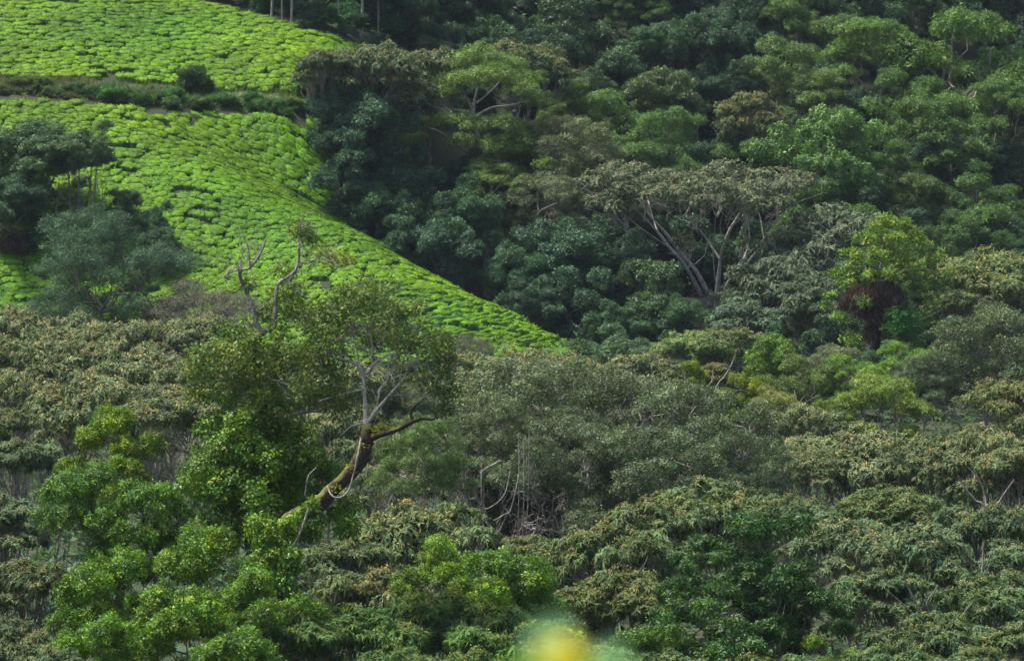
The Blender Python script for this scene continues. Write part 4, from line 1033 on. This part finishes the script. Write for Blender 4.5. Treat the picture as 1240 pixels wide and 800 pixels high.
lobes = lobes_px(base, [(408, 312, 1, 16, 9), (398, 318, 1, 9, 6), (390, 306, .9, 8, 6), (420, 316, 1, 9, 6)], D); p, n, i = lobe_points(rng, lobes, .24, -.6, .25, .3)
a = Acc(); add_leaves(a, rng, p, n, 6, .2, .08, .2, .4, .2, palette(rng, len(p), [(.20, .23, .06), (.15, .19, .05)]))
put('young_leaves', a.mesh('vine_clad_young', M_LEAF), o)
VL = [(305, 535, -1.5, 30, 30), (270, 555, -1.2, 34, 30), (335, 560, -1.6, 30, 30), (250, 590, -1.8, 34, 30), (300, 600, -2.4, 34, 34), (345, 600, -1.5, 26, 30), (360, 640, -1.6, 24, 28), (325, 640, -2.2, 28, 30), (280, 640, -2.4, 34, 32), (380, 560, -.8, 22, 20), (395, 575, -.6, 16, 14), (350, 525, -.5, 26, 22), (265, 520, -.4, 26, 18), (410, 620, .6, 16, 18), (375, 600, .5, 18, 18)]
lobes = sublobes(rng, lobes_px(base, VL, D), 12, .38, 1.0, -.6); p, n, i = lobe_points(rng, lobes, .27, -.7, .25, .15); lv = rng.uniform(.68, 1.35, len(lobes))
a = Acc(); add_leaves(a, rng, p, nrm(n + [0, 0, .3]), 9, .19, .09, .2, .6, .3, palette(rng, len(p), [(.062, .122, .018), (.098, .16, .02), (.04, .09, .02), (.15, .2, .026)], (5, 4, 3, 1)) * lv[i][:, None])
put('vine_leaves', a.mesh('vine_leaves', M_GLOSS), o)

# leaning mossy tree
rng = np.random.default_rng(821); D = 186
o, base = single('leaning_tree', 322, D - 2, 'leaning tree with a thick mossy brown trunk and open crown')
by = proj(base)[1] + 6
D = 186
stems(o, base, D, [[(322, by, -2, 17), (322, 730, -2, 16), (330, 670, -1.8, 15), (345, 641, -1.5, 14), (367, 622, -1.2, 13.5), (396, 602, -1, 13), (422, 576, -1, 12.5), (439, 550, -1, 12), (446, 526, -.8, 11), (447, 512, -.6, 8)]], M_MOSSY, rng, 'trunk', 14, 60, .72)
stems(o, base, D, [
    [(446, 528, -.8, 8), (457, 527, -1.2, 6.5), (478, 521, -1.6, 5.5), (500, 511, -1.8, 4.6), (513, 508, -1.8, 3.4), (527, 507, -1.8, 2)],
    [(499, 511, -1.8, 4), (498, 500, -1.8, 3.5), (502, 492, -1.8, 2.8), (513, 484, -1.9, 1.5)]], M_MOSSY, rng)
stems(o, base, D, [
    [(446, 516, -.7, 7), (444, 500, -.5, 5.5), (442, 478, -.3, 4.8), (440, 452, 0, 4.2), (431, 440, .2, 3.4), (415, 434, .4, 2.4), (400, 431, .5, 1.4)],
    [(440, 454, 0, 3.4), (450, 446, -.2, 3), (451, 428, -.2, 2.4), (450, 412, -.1, 1.8), (447, 392, 0, 1)],
    [(448, 448, -.2, 2.6), (459, 434, -.5, 2.2), (470, 429, -.7, 1.6), (480, 428, -.9, 1)],
    [(447, 514, -.6, 5), (452, 502, -.8, 4), (471, 479, -1, 3.4), (484, 464, -1.2, 2.8), (491, 453, -1.2, 2), (500, 430, -1.2, 1)],
    [(455, 500, -.6, 2.6), (461, 470, -.9, 2.2), (474, 459, -1, 1.8), (495, 452, -1.1, 1.3), (520, 452, -1.1, .8)],
    [(448, 520, -.5, 3.6), (452, 500, -.4, 3), (456, 486, -.3, 2.4), (450, 470, -.2, 1.4)],
    [(471, 479, -1, 1.8), (500, 478, -1, 1.4), (530, 486, -1, 1), (552, 494, -1, .6)],
    [(442, 470, -.3, 2.2), (425, 474, -.2, 1.7), (405, 480, 0, 1.3), (385, 486, .1, .8)],
    [(436, 445, .1, 1.8), (432, 425, .2, 1.4), (428, 400, .3, 1), (425, 375, .3, .6)],
    [(451, 425, -.2, 1.5), (465, 408, -.3, 1.2), (478, 392, -.3, .8), (486, 375, -.4, .5)],
    [(440, 512, -.4, 2.4), (432, 514, -.2, 2), (420, 520, 0, 1.5), (412, 528, .1, .8)]], M_WHITE, rng)
a = Acc(); ends = [P(*q) - base for q in ((400, 431, D + .5), (450, 400, D), (480, 428, D - .9), (495, 445, D - 1.2), (520, 452, D - 1), (470, 459, D - 1), (430, 400, D), (478, 395, D), (450, 430, D), (500, 415, D), (415, 410, D))]
twig_sprays(a, rng, ends, 1.6, .022, 16)
tag(put('twigs', a.mesh('leaning_twigs', M_WHITE), o), kind='stuff')
ML = [(395, 390, .6, 32, 24), (425, 372, .4, 30, 22), (455, 368, -.3, 30, 22), (485, 388, -.8, 32, 24), (512, 415, -1, 30, 24), (528, 445, -1, 24, 22), (405, 425, .8, 32, 22), (385, 455, .8, 34, 24), (425, 410, 1.4, 34, 24), (470, 410, 1.5, 34, 24), (395, 480, 1, 28, 16), (500, 450, 1.3, 30, 20), (440, 350, .2, 20, 12), (540, 470, -.8, 18, 16), (365, 430, 1, 22, 20), (420, 490, 1.8, 30, 18), (548, 440, -.6, 14, 14), (535, 415, -.6, 16, 12), (378, 400, .8, 16, 12), (500, 372, -.6, 18, 10), (412, 352, .4, 16, 9), (470, 350, 0, 14, 8), (540, 495, -.8, 14, 10)]
lobes = lobes_px(base, ML, D); p, n, i = lobe_points(rng, sublobes(rng, lobes, 10, .34, .8, -.6), .24, -.7, .3, .2); sel = (rng.random(len(lobes) * 11) < .9)[i] & (rng.random(len(p)) < .85); p, n = p[sel], n[sel]
a = Acc(); add_leaves(a, rng, p, n, 5, .19, .08, .2, .3, .3, palette(rng, len(p), [(.08, .118, .036), (.105, .138, .038), (.06, .095, .036), (.15, .16, .04)], (4, 3, 3, 1)))
put('crown', a.mesh('leaning_crown', M_LEAF), o)
a = Acc(); p = np.concatenate([np.array([P(px, py, D - 1.2) - base + rng.normal(0, .12, 3) for _ in range(14)]) for px, py in ((456, 520), (462, 515), (438, 540), (470, 522), (428, 565), (405, 590))])
add_leaves(a, rng, p, np.tile([0, -.4, .9], (len(p), 1)), 8, .12, .06, .12, .5, 0, palette(rng, len(p), [(.17, .17, .015), (.12, .15, .02)]))
tag(put('moss', a.mesh('moss_tufts', M_LEAF), o), kind='stuff')

LV = [(340, 668, -3.2, 20, 22), (325, 690, -3.2, 24, 22), (350, 690, -3, 16, 18), (318, 650, -2.6, 20, 20), (352, 645, -.2, 16, 16), (372, 640, -.4, 12, 12), (330, 720, -3.4, 28, 26), (420, 640, -1, 12, 14), (376, 612, -2.6, 8, 7), (352, 632, -2.8, 12, 10)]
lobes = sublobes(rng, lobes_px(base, LV, D), 12, .38, 1.0, -.6); p, n, i = lobe_points(rng, lobes, .25, -.7, .25, .15); lv = rng.uniform(.7, 1.35, len(lobes))
a = Acc(); add_leaves(a, rng, p, nrm(n + [0, 0, .3]), 8, .19, .09, .18, .6, .3, palette(rng, len(p), [(.062, .122, .018), (.098, .16, .02), (.04, .09, .02), (.15, .2, .026)], (5, 4, 3, 1)) * lv[i][:, None])
put('vine_leaves', a.mesh('leaning_vine_leaves', M_GLOSS), o)
# lianas
def liana(pts, D, label, group=None, r=1.4, mat=None):
    q = np.array([P(a_, b_, D + c_) for a_, b_, c_ in pts]); b0 = q[-1].copy(); s = smooth_path(q - b0, 24)
    a = Acc(); add_tube(a, s, np.full(24, r * .75 * D / FPX), 6, (1, 1, 1), .05, np.random.default_rng(1))
    tag(put('liana', a.mesh('liana', mat or M_PALE, True), None, b0), label, 'liana', group)
liana([(437, 530, -2), (433, 552, -2.6), (428, 575, -2.6), (422, 594, -2.6), (412, 602, -2.6), (402, 600, -2.6), (396, 588, -2.2)], 186, 'pale liana looping under the mossy leaning trunk')
liana([(374, 614, -3), (368, 632, -3.2), (360, 652, -3.4), (347, 670, -3.4), (336, 674, -3.3), (331, 664, -2.6)], 186, 'pale liana hooked below the bend of the mossy trunk', r=1.6)
liana([(363, 632, -2), (361, 660, -2.4), (358, 700, -2.4), (357, 740, -2)], 186, 'straight thin liana hanging below the mossy trunk', r=1.2)
liana([(383, 566, -2), (374, 575, -2.2), (371, 588, -2.2), (369, 600, -2)], 186, 'short pale vine among the bright vine leaves', r=.9)
for k, (x0, y0, x1, y1) in enumerate(((628, 525, 627, 650), (634, 530, 633, 655), (641, 520, 637, 655))):
    liana([(x0, y0, -3), ((x0 + x1) / 2 + 1, (y0 + y1) / 2, -3), (x1, y1, -2.5)], 246, 'straight liana hanging into the dark hollow', 'lianas hanging into the dark hollow', .8)
liana([(582, 572, -2), (590, 566, -2.5), (598, 562, -2.5), (606, 558, -2.5), (608, 566, -2)], 246, 'pale curved bare bough over the dark hollow', r=1.3)
liana([(583, 560, -2), (583, 590, -2.4), (585, 615, -2.4), (600, 610, -2.4), (612, 596, -2.4), (618, 570, -2)], 246, 'pale liana swinging low across the dark hollow', r=.9)
liana([(598, 630, -2), (612, 622, -2.4), (618, 618, -2.4), (624, 596, -2.4), (628, 575, -2)], 246, 'crooked pale liana at the bottom of the dark hollow', r=.9)

# ivy-clad tree with a hanging red-brown mass
rng = np.random.default_rng(831); D = 396
o, base = single('ivy_clad_tree', 1066, D, 'yellow-green ivy-clad tree over a hanging red-brown dead mass')
by = proj(base)[1] + 4
stems(o, base, D, [[(1066, by, 0, 6), (1064, 420, 0, 5), (1062, 370, 0, 4.5), (1066, 320, 0, 3.5), (1072, 285, 0, 2)]], M_BARK, rng, 'trunk')
stems(o, base, D, [[(1064, 370, 0, 2.4), (1040, 350, 1, 1.8), (1015, 345, 1, 1), (1000, 340, 1, .6)], [(1066, 340, 0, 2.4), (1090, 330, -1, 1.8), (1115, 325, -1, 1.1), (1135, 330, -1, .6)], [(1066, 345, -1, 1.5), (1060, 322, -2, 1.1), (1056, 300, -2, .6)],
    [(1066, 400, 0, 1.6), (1095, 392, -2, 1.3), (1120, 385, -3, 1), (1140, 375, -3, .6)]], M_PALE, rng)
lobes = lobes_px(base, [(1058, 276, 0, 12, 11), (1074, 270, 1, 11, 9), (1092, 272, -1, 11, 8), (1050, 292, -1, 12, 10), (1068, 290, 2, 13, 10), (1086, 288, -2, 13, 10), (1104, 284, 1, 12, 9), (1118, 294, 2, 9, 7), (1046, 312, 1, 12, 9), (1064, 312, -3, 13, 10), (1084, 310, 2, 12, 9), (1100, 308, -2, 12, 9), (1034, 328, 2, 11, 8), (1056, 334, -3, 12, 8), (1078, 332, -4, 11, 9), (1100, 332, 1, 12, 9), (1120, 324, 3, 12, 8), (1022, 342, 0, 11, 7), (1040, 350, 2, 9, 6), (1112, 350, 2, 13, 8), (1132, 346, 3, 10, 7), (1006, 356, 1, 9, 5), (1090, 352, -1, 8, 6), (1048, 366, -4, 7, 5), (1128, 368, 1, 10, 6), (1000, 370, 2, 7, 5), (1074, 300, 5, 16, 12), (1090, 320, 5, 16, 12), (1028, 310, 3, 10, 8), (1130, 312, 2, 11, 8), (1142, 332, 3, 11, 7), (1016, 330, 3, 9, 6), (1120, 386, -1, 13, 8), (1022, 384, 0, 12, 7), (1100, 410, -2, 15, 8), (1034, 412, -1, 13, 7), (1082, 378, -4, 8, 6)], D)
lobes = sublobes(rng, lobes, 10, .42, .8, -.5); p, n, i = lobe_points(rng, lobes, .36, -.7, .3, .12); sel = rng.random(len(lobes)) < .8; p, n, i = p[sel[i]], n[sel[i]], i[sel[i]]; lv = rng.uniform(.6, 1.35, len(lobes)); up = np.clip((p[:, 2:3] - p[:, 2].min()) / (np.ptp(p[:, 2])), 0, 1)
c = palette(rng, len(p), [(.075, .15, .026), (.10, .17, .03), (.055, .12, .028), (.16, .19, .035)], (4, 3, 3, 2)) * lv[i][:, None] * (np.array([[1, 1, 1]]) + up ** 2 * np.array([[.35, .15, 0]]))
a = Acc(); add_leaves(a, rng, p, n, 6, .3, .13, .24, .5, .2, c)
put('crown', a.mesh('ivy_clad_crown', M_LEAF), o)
lobes = lobes_px(base, [(1040, 356, -2, 12, 9), (1058, 352, -3, 13, 10), (1076, 356, -3, 13, 12), (1090, 362, -2, 8, 9), (1048, 374, -2, 10, 11), (1066, 376, -3, 11, 14), (1030, 364, -1, 8, 8), (1058, 398, -2, 8, 13), (1070, 396, -1, 7, 10), (1065, 418, -2, 6, 10)], D)
p, n, i = lobe_points(rng, sublobes(rng, lobes, 8, .45, 1.2, -.9), .34, -1.1, .2, .3)
a = Acc(); add_leaves(a, rng, p, n, 6, .7, .06, .35, .3, 1.9, palette(rng, len(p), [(.038, .022, .02), (.052, .03, .026), (.024, .015, .015), (.09, .06, .048), (.05, .06, .035)], (4, 3, 3, 1, 1)))
tag(put('dead_leaves', a.mesh('dead_hanging', M_DULL), o), label='hanging dark red-brown dead leaves')
lobes = lobes_px(base, [(1092, 385, -4, 16, 14), (1100, 395, -4, 14, 12), (1085, 398, -4, 14, 12)], D); p, n, i = lobe_points(rng, lobes, .32, -.9, .2, .2)
a = Acc(); add_leaves(a, rng, p, n, 7, .3, .14, .2, .6, .2, palette(rng, len(p), [(.035, .125, .03), (.05, .15, .035)]))
put('vine_leaves', a.mesh('ivy_vine', M_LEAF), o)

# bare crossing stems in the near canopy, thin pale stems of the saplings: dead trees of their own
def snag(label, px, D, items, mat=M_TAN, group=None):
    o, base = single('bare_tree', px, D, label); by = proj(base)[1] + 4
    if group: o['group'] = group
    for k, it in enumerate(items):
        if k == 0: it = [(it[0][0] - (it[1][0] - it[0][0]) * .2, by, 0, it[0][3] * 1.3)] + it
        stems(o, base, D, [it], mat, np.random.default_rng(k), 'trunk' if k == 0 else 'limb', 6, 14, .6)
snag('bare tree of criss-crossing grey stems under the golden-tipped crowns', 1150, 184, [
    [(1150, 795, 0, 4), (1135, 765, 0, 3.2), (1118, 745, 0, 2.6), (1102, 715, 0, 2), (1095, 697, 0, 1)],
    [(1140, 772, 0, 2.4), (1128, 745, .5, 2), (1122, 730, .5, 1.6), (1136, 708, .6, .9)],
    [(1148, 790, 0, 2.6), (1120, 775, -.6, 2), (1098, 755, -.8, 1.6), (1080, 740, -1, 1)],
    [(1146, 788, 0, 2.2), (1112, 790, -.6, 1.7), (1085, 770, -1, 1.2), (1060, 762, -1.2, .8)],
    [(1135, 765, 0, 1.8), (1110, 745, -.5, 1.4), (1090, 728, -.6, 1), (1066, 708, -.8, .6)],
    [(1148, 790, 0, 2), (1160, 765, .4, 1.6), (1166, 745, .5, 1.1), (1180, 725, .6, .6)]], M_TAN)
snag('straight thin pale stem among the teal feathery crowns', 1189, 195, [[(1189, 740, 0, 2.4), (1189, 700, 0, 2.2), (1190, 675, 0, 1.8), (1191, 655, 0, 1.2)], [(1190, 690, 0, 1), (1196, 680, 0, .8), (1200, 668, 0, .5)]])
snag('pair of slanting pale stems below the cauliflower crown', 1190, 252, [
    [(1195, 625, 0, 2.6), (1180, 605, 0, 2.2), (1170, 592, 0, 1.8), (1160, 575, 0, 1)], [(1195, 622, 0, 2.4), (1192, 600, .5, 2), (1185, 580, .6, 1.6), (1172, 565, .6, .9)],
    [(1200, 620, 0, 2), (1215, 598, 0, 1.6), (1228, 580, 0, .8)]], M_TAN)
snag('bare slanting stems with a fork among the saplings', 872, 348, [
    [(866, 480, 0, 1.8), (878, 455, 0, 1.5), (886, 440, 0, 1.2), (891, 428, 0, .7)], [(884, 444, 0, 1), (879, 440, 0, .8), (877, 434, 0, .5)]])
snag('single thin pale stem bearing the yellow-green sapling', 834, 350, [[(834, 490, 0, 1.6), (831, 470, 0, 1.4), (828, 448, 0, 1), (825, 438, 0, .6)]])
snag('thin pale stem between the forked stems and the yellow-green sapling', 860, 350, [[(858, 478, 0, 1.4), (862, 460, 0, 1.2), (864, 446, 0, .8)]])
snag('grey tree with crooked pale boughs in the gully', 652, 428, [
    [(652, 300, 0, 3.4), (645, 280, 0, 3), (652, 258, 0, 2.6), (668, 248, 0, 2), (690, 238, 0, 1.4), (712, 224, 0, .8)], [(652, 256, 0, 1.6), (650, 240, 1, 1.2), (655, 222, 1, .8)], [(660, 272, 0, 1.6), (680, 262, -1, 1.2), (695, 260, -1, .7)]])
snag('thick pale trunk standing in the gully shade', 591, 431, [[(590, 300, 0, 6), (592, 265, 0, 5), (593, 240, 0, 4.4), (596, 222, 0, 3)], [(593, 242, 0, 2.4), (584, 228, 1, 1.8), (578, 215, 1, 1)], [(594, 236, 0, 2), (606, 222, -1, 1.5), (615, 212, -1, .8)]], M_TAN)
snag('slender leaning stem under the dark grey flat crown at the tea edge', 446, 440, [[(446, 118, 0, 2), (432, 106, 0, 1.7), (420, 98, 0, 1.3), (408, 90, 0, .7)]])
for k, (x, y0, y1) in enumerate(((68, 258, 222), (85, 262, 205), (94, 264, 200), (107, 262, 196), (112, 260, 205))):
    b = hit(x, y0); snag('pale stem in the open side of the grove on the tea', x, b[1] - 3, [[(x, y0, 0, 2), ((x * 2 + (3, -2, 2, 4, 5)[k]) / 2, (y0 + y1) / 2, 0, 1.7), (x + (3, -2, 2, 4, 5)[k], y1, 0, 1.2)]], M_TAN, 'pale stems in the grove')

# ------------------------------------------------------------------ undergrowth on the forest floor
rng = np.random.default_rng(900); n = 17000
x = rng.uniform(-75, 80, n); y = rng.uniform(150, 500, n); z = gz(x, y); q = np.stack([x, y, z], 1); ux, uy = proj(q)
ok = ~(inpoly(ux, uy, TEA_TOP) | inpoly(ux, uy, TEA_LOW)) & (np.abs(x) < y * .16)
tr = np.abs(mid[:, 0][None] - x[:, None]) + np.abs(mid[:, 1][None] - y[:, None]); ok &= tr.min(1) > 3
ok &= ~((ux > -30) & (ux < 410) & (uy > 85) & (uy < 100))
q = q[ok]; a = Acc(); q = q + np.stack([np.zeros(len(q)), np.zeros(len(q)), rng.uniform(0, 1.6, len(q))], 1)
add_leaves(a, rng, q, np.tile([0, 0, 1.0], (len(q), 1)), 6, .7, .26, .7, .5, .0, palette(rng, len(q), [(.035, .075, .028), (.05, .095, .03), (.03, .06, .03)]))
tag(put('undergrowth', a.mesh('undergrowth', M_LEAF)), 'low dark leafy undergrowth on the shaded forest floor', 'undergrowth', kind='stuff')

nb = 2600; tx_ = rng.integers(0, len(mid), nb); q = mid[tx_] + sd[tx_] * rng.uniform(-2.6, 2.6, (nb, 1)); q[:, 2] = gz(q[:, 0], q[:, 1]) + .05
ux, uy = proj(q); keepb = ~(inpoly(ux, uy + 4, TEA_TOP) | inpoly(ux, uy - 3, TEA_LOW)) & ((rng.random(nb) < .55) | (ux < 270)); q = q[keepb]; ux = ux[keepb]
colb = palette(rng, len(q), [(.06, .11, .03), (.085, .13, .035), (.10, .11, .05)]); colb[ux < 120] = palette(rng, int((ux < 120).sum()), [(.10, .10, .05), (.075, .10, .04), (.12, .105, .06)])
a = Acc(); add_leaves(a, rng, q, np.tile([0, 0, 1.0], (len(q), 1)), 7, .55, .06, .35, 1.6, -.4, colb)
tag(put('bank_grass', a.mesh('bank_grass', M_LEAF)), 'rank grass along the earth track between the tea slopes', 'grass', kind='stuff')

# ------------------------------------------------------------------ the plant right in front of the lens
rng = np.random.default_rng(950); D = 2.0
DY = 27; q = P(680, 800 + DY, D); zg = float(gz(q[0], q[1])); base = np.array([q[0], q[1], zg])
o = bpy.data.objects.new('flowering_plant', None); C.objects.link(o); o.location = base
tag(o, 'blurred pale green plant with a yellow flower close to the lens', 'plant')
a = Acc(); topp = P(678, 796 + DY, D) - base
add_tube(a, smooth_path([(0, 0, -.1), topp * [.5, .5, .5] + [.02, .01, 0], topp], 12), np.linspace(.006, .003, 12), 7, (.10, .22, .03))
put('stem', a.mesh('plant_stem', M_NEAR, True), o)
def near_leaf(px, py, dD, L, W, d, col, name='leaf'):
    p0 = P(px, py + DY, D + dD) - base; d = nrm(np.array(d, float)); sd_ = nrm(np.cross(d, [0.1, 1, .2])); up = np.cross(sd_, d)
    a = Acc(); V = []
    for t in np.linspace(0, 1, 7):
        w = W * math.sin(math.pi * min(1, t * .92 + .06)) ** .8
        for s in (-1, 0, 1): V.append(p0 + d * L * (t - .5) + sd_ * w * .5 * s + up * (abs(s) * .12 * W - .5 * L * (t - .5) ** 2))
    f = [[r * 3 + c_, r * 3 + c_ + 1, r * 3 + c_ + 4, r * 3 + c_ + 3] for r in range(6) for c_ in range(2)]
    a.add(np.array(V), f, col); put(name, a.mesh('plant_' + name, M_NEAR, True), o)
    b = Acc(); add_tube(b, smooth_path([topp * [1, 1, .9], (p0 + topp) / 2 - [0, 0, .006], p0 - d * L * .45], 6), np.full(6, .0016), 5, (.10, .22, .03)); put('stalk', b.mesh('plant_stalk', M_NEAR, True), o)
PG = (.42, .7, .42); YG = (.16, .36, .03)
near_leaf(668, 757, .05, .030, .024, (.1, 0, 1), PG)
near_leaf(730, 794, .06, .036, .024, (.3, 0, .9), PG)
near_leaf(640, 800, .02, .034, .022, (-.8, .1, .4), YG)
near_leaf(700, 812, .0, .04, .03, (.9, .1, .2), YG)
near_leaf(655, 830, -.1, .07, .04, (-.7, -.3, -.2), YG)
near_leaf(720, 840, .1, .07, .04, (.8, .3, -.2), YG)
fc = P(680, 780 + DY, D - .02) - base
for k in range(9):
    th = 2 * math.pi * k / 9; d = np.array([math.cos(th), -.35, math.sin(th)])
    a = Acc(); sd_ = nrm(np.cross(d, [0, 1.0, 0])); V = []
    for t in np.linspace(0, 1, 5):
        for s in (-1, 0, 1): V.append(fc + d * .0145 * t + sd_ * .006 * math.sin(math.pi * (.12 + .8 * t)) * s)
    a.add(np.array(V), [[r * 3 + c_, r * 3 + c_ + 1, r * 3 + c_ + 4, r * 3 + c_ + 3] for r in range(4) for c_ in range(2)], (.9, .68, .06))
    put('petal', a.mesh('plant_petal', M_NEAR, True), o)
a = Acc(); 
V = [fc + np.array([.005 * math.cos(t_) * math.cos(u_), -.005 + .004 * math.sin(u_), .005 * math.sin(t_) * math.cos(u_)]) for u_ in np.linspace(-1.2, 1.2, 5) for t_ in np.linspace(0, 2 * math.pi, 10, endpoint=False)]
a.add(np.array(V), [[r * 10 + c_, r * 10 + (c_ + 1) % 10, (r + 1) * 10 + (c_ + 1) % 10, (r + 1) * 10 + c_] for r in range(4) for c_ in range(10)], (.8, .5, .04))
put('flower_head', a.mesh('plant_flower_head', M_NEAR, True), o)

# ------------------------------------------------------------------ air between here and the hillside
hm = bpy.data.materials.new('valley_air'); hm.use_nodes = True; ht = hm.node_tree; ht.nodes.clear()
hv = ht.nodes.new('ShaderNodeVolumePrincipled'); hv.inputs['Color'].default_value = (.72, .84, 1.0, 1); hv.inputs['Density'].default_value = HAZE; hv.inputs['Anisotropy'].default_value = 0
ho = ht.nodes.new('ShaderNodeOutputMaterial'); ht.links.new(hv.outputs[0], ho.inputs['Volume'])
zlo, zhi = float(GZ.min()) - 1, float(GZ.max()) + 25; xs_, ya, yb = 3400, -2800, 5800
hb = bpy.data.meshes.new('haze'); hb.from_pydata([(x_, y_, z_) for z_ in (zlo, zhi) for y_ in (ya, yb) for x_ in (-xs_, xs_)], [], [(0, 2, 3, 1), (4, 5, 7, 6), (0, 1, 5, 4), (2, 6, 7, 3), (0, 4, 6, 2), (1, 3, 7, 5)])
hb.materials.append(hm)
tag(put('haze', hb), 'thin bluish haze filling the valley air', 'haze', kind='stuff')
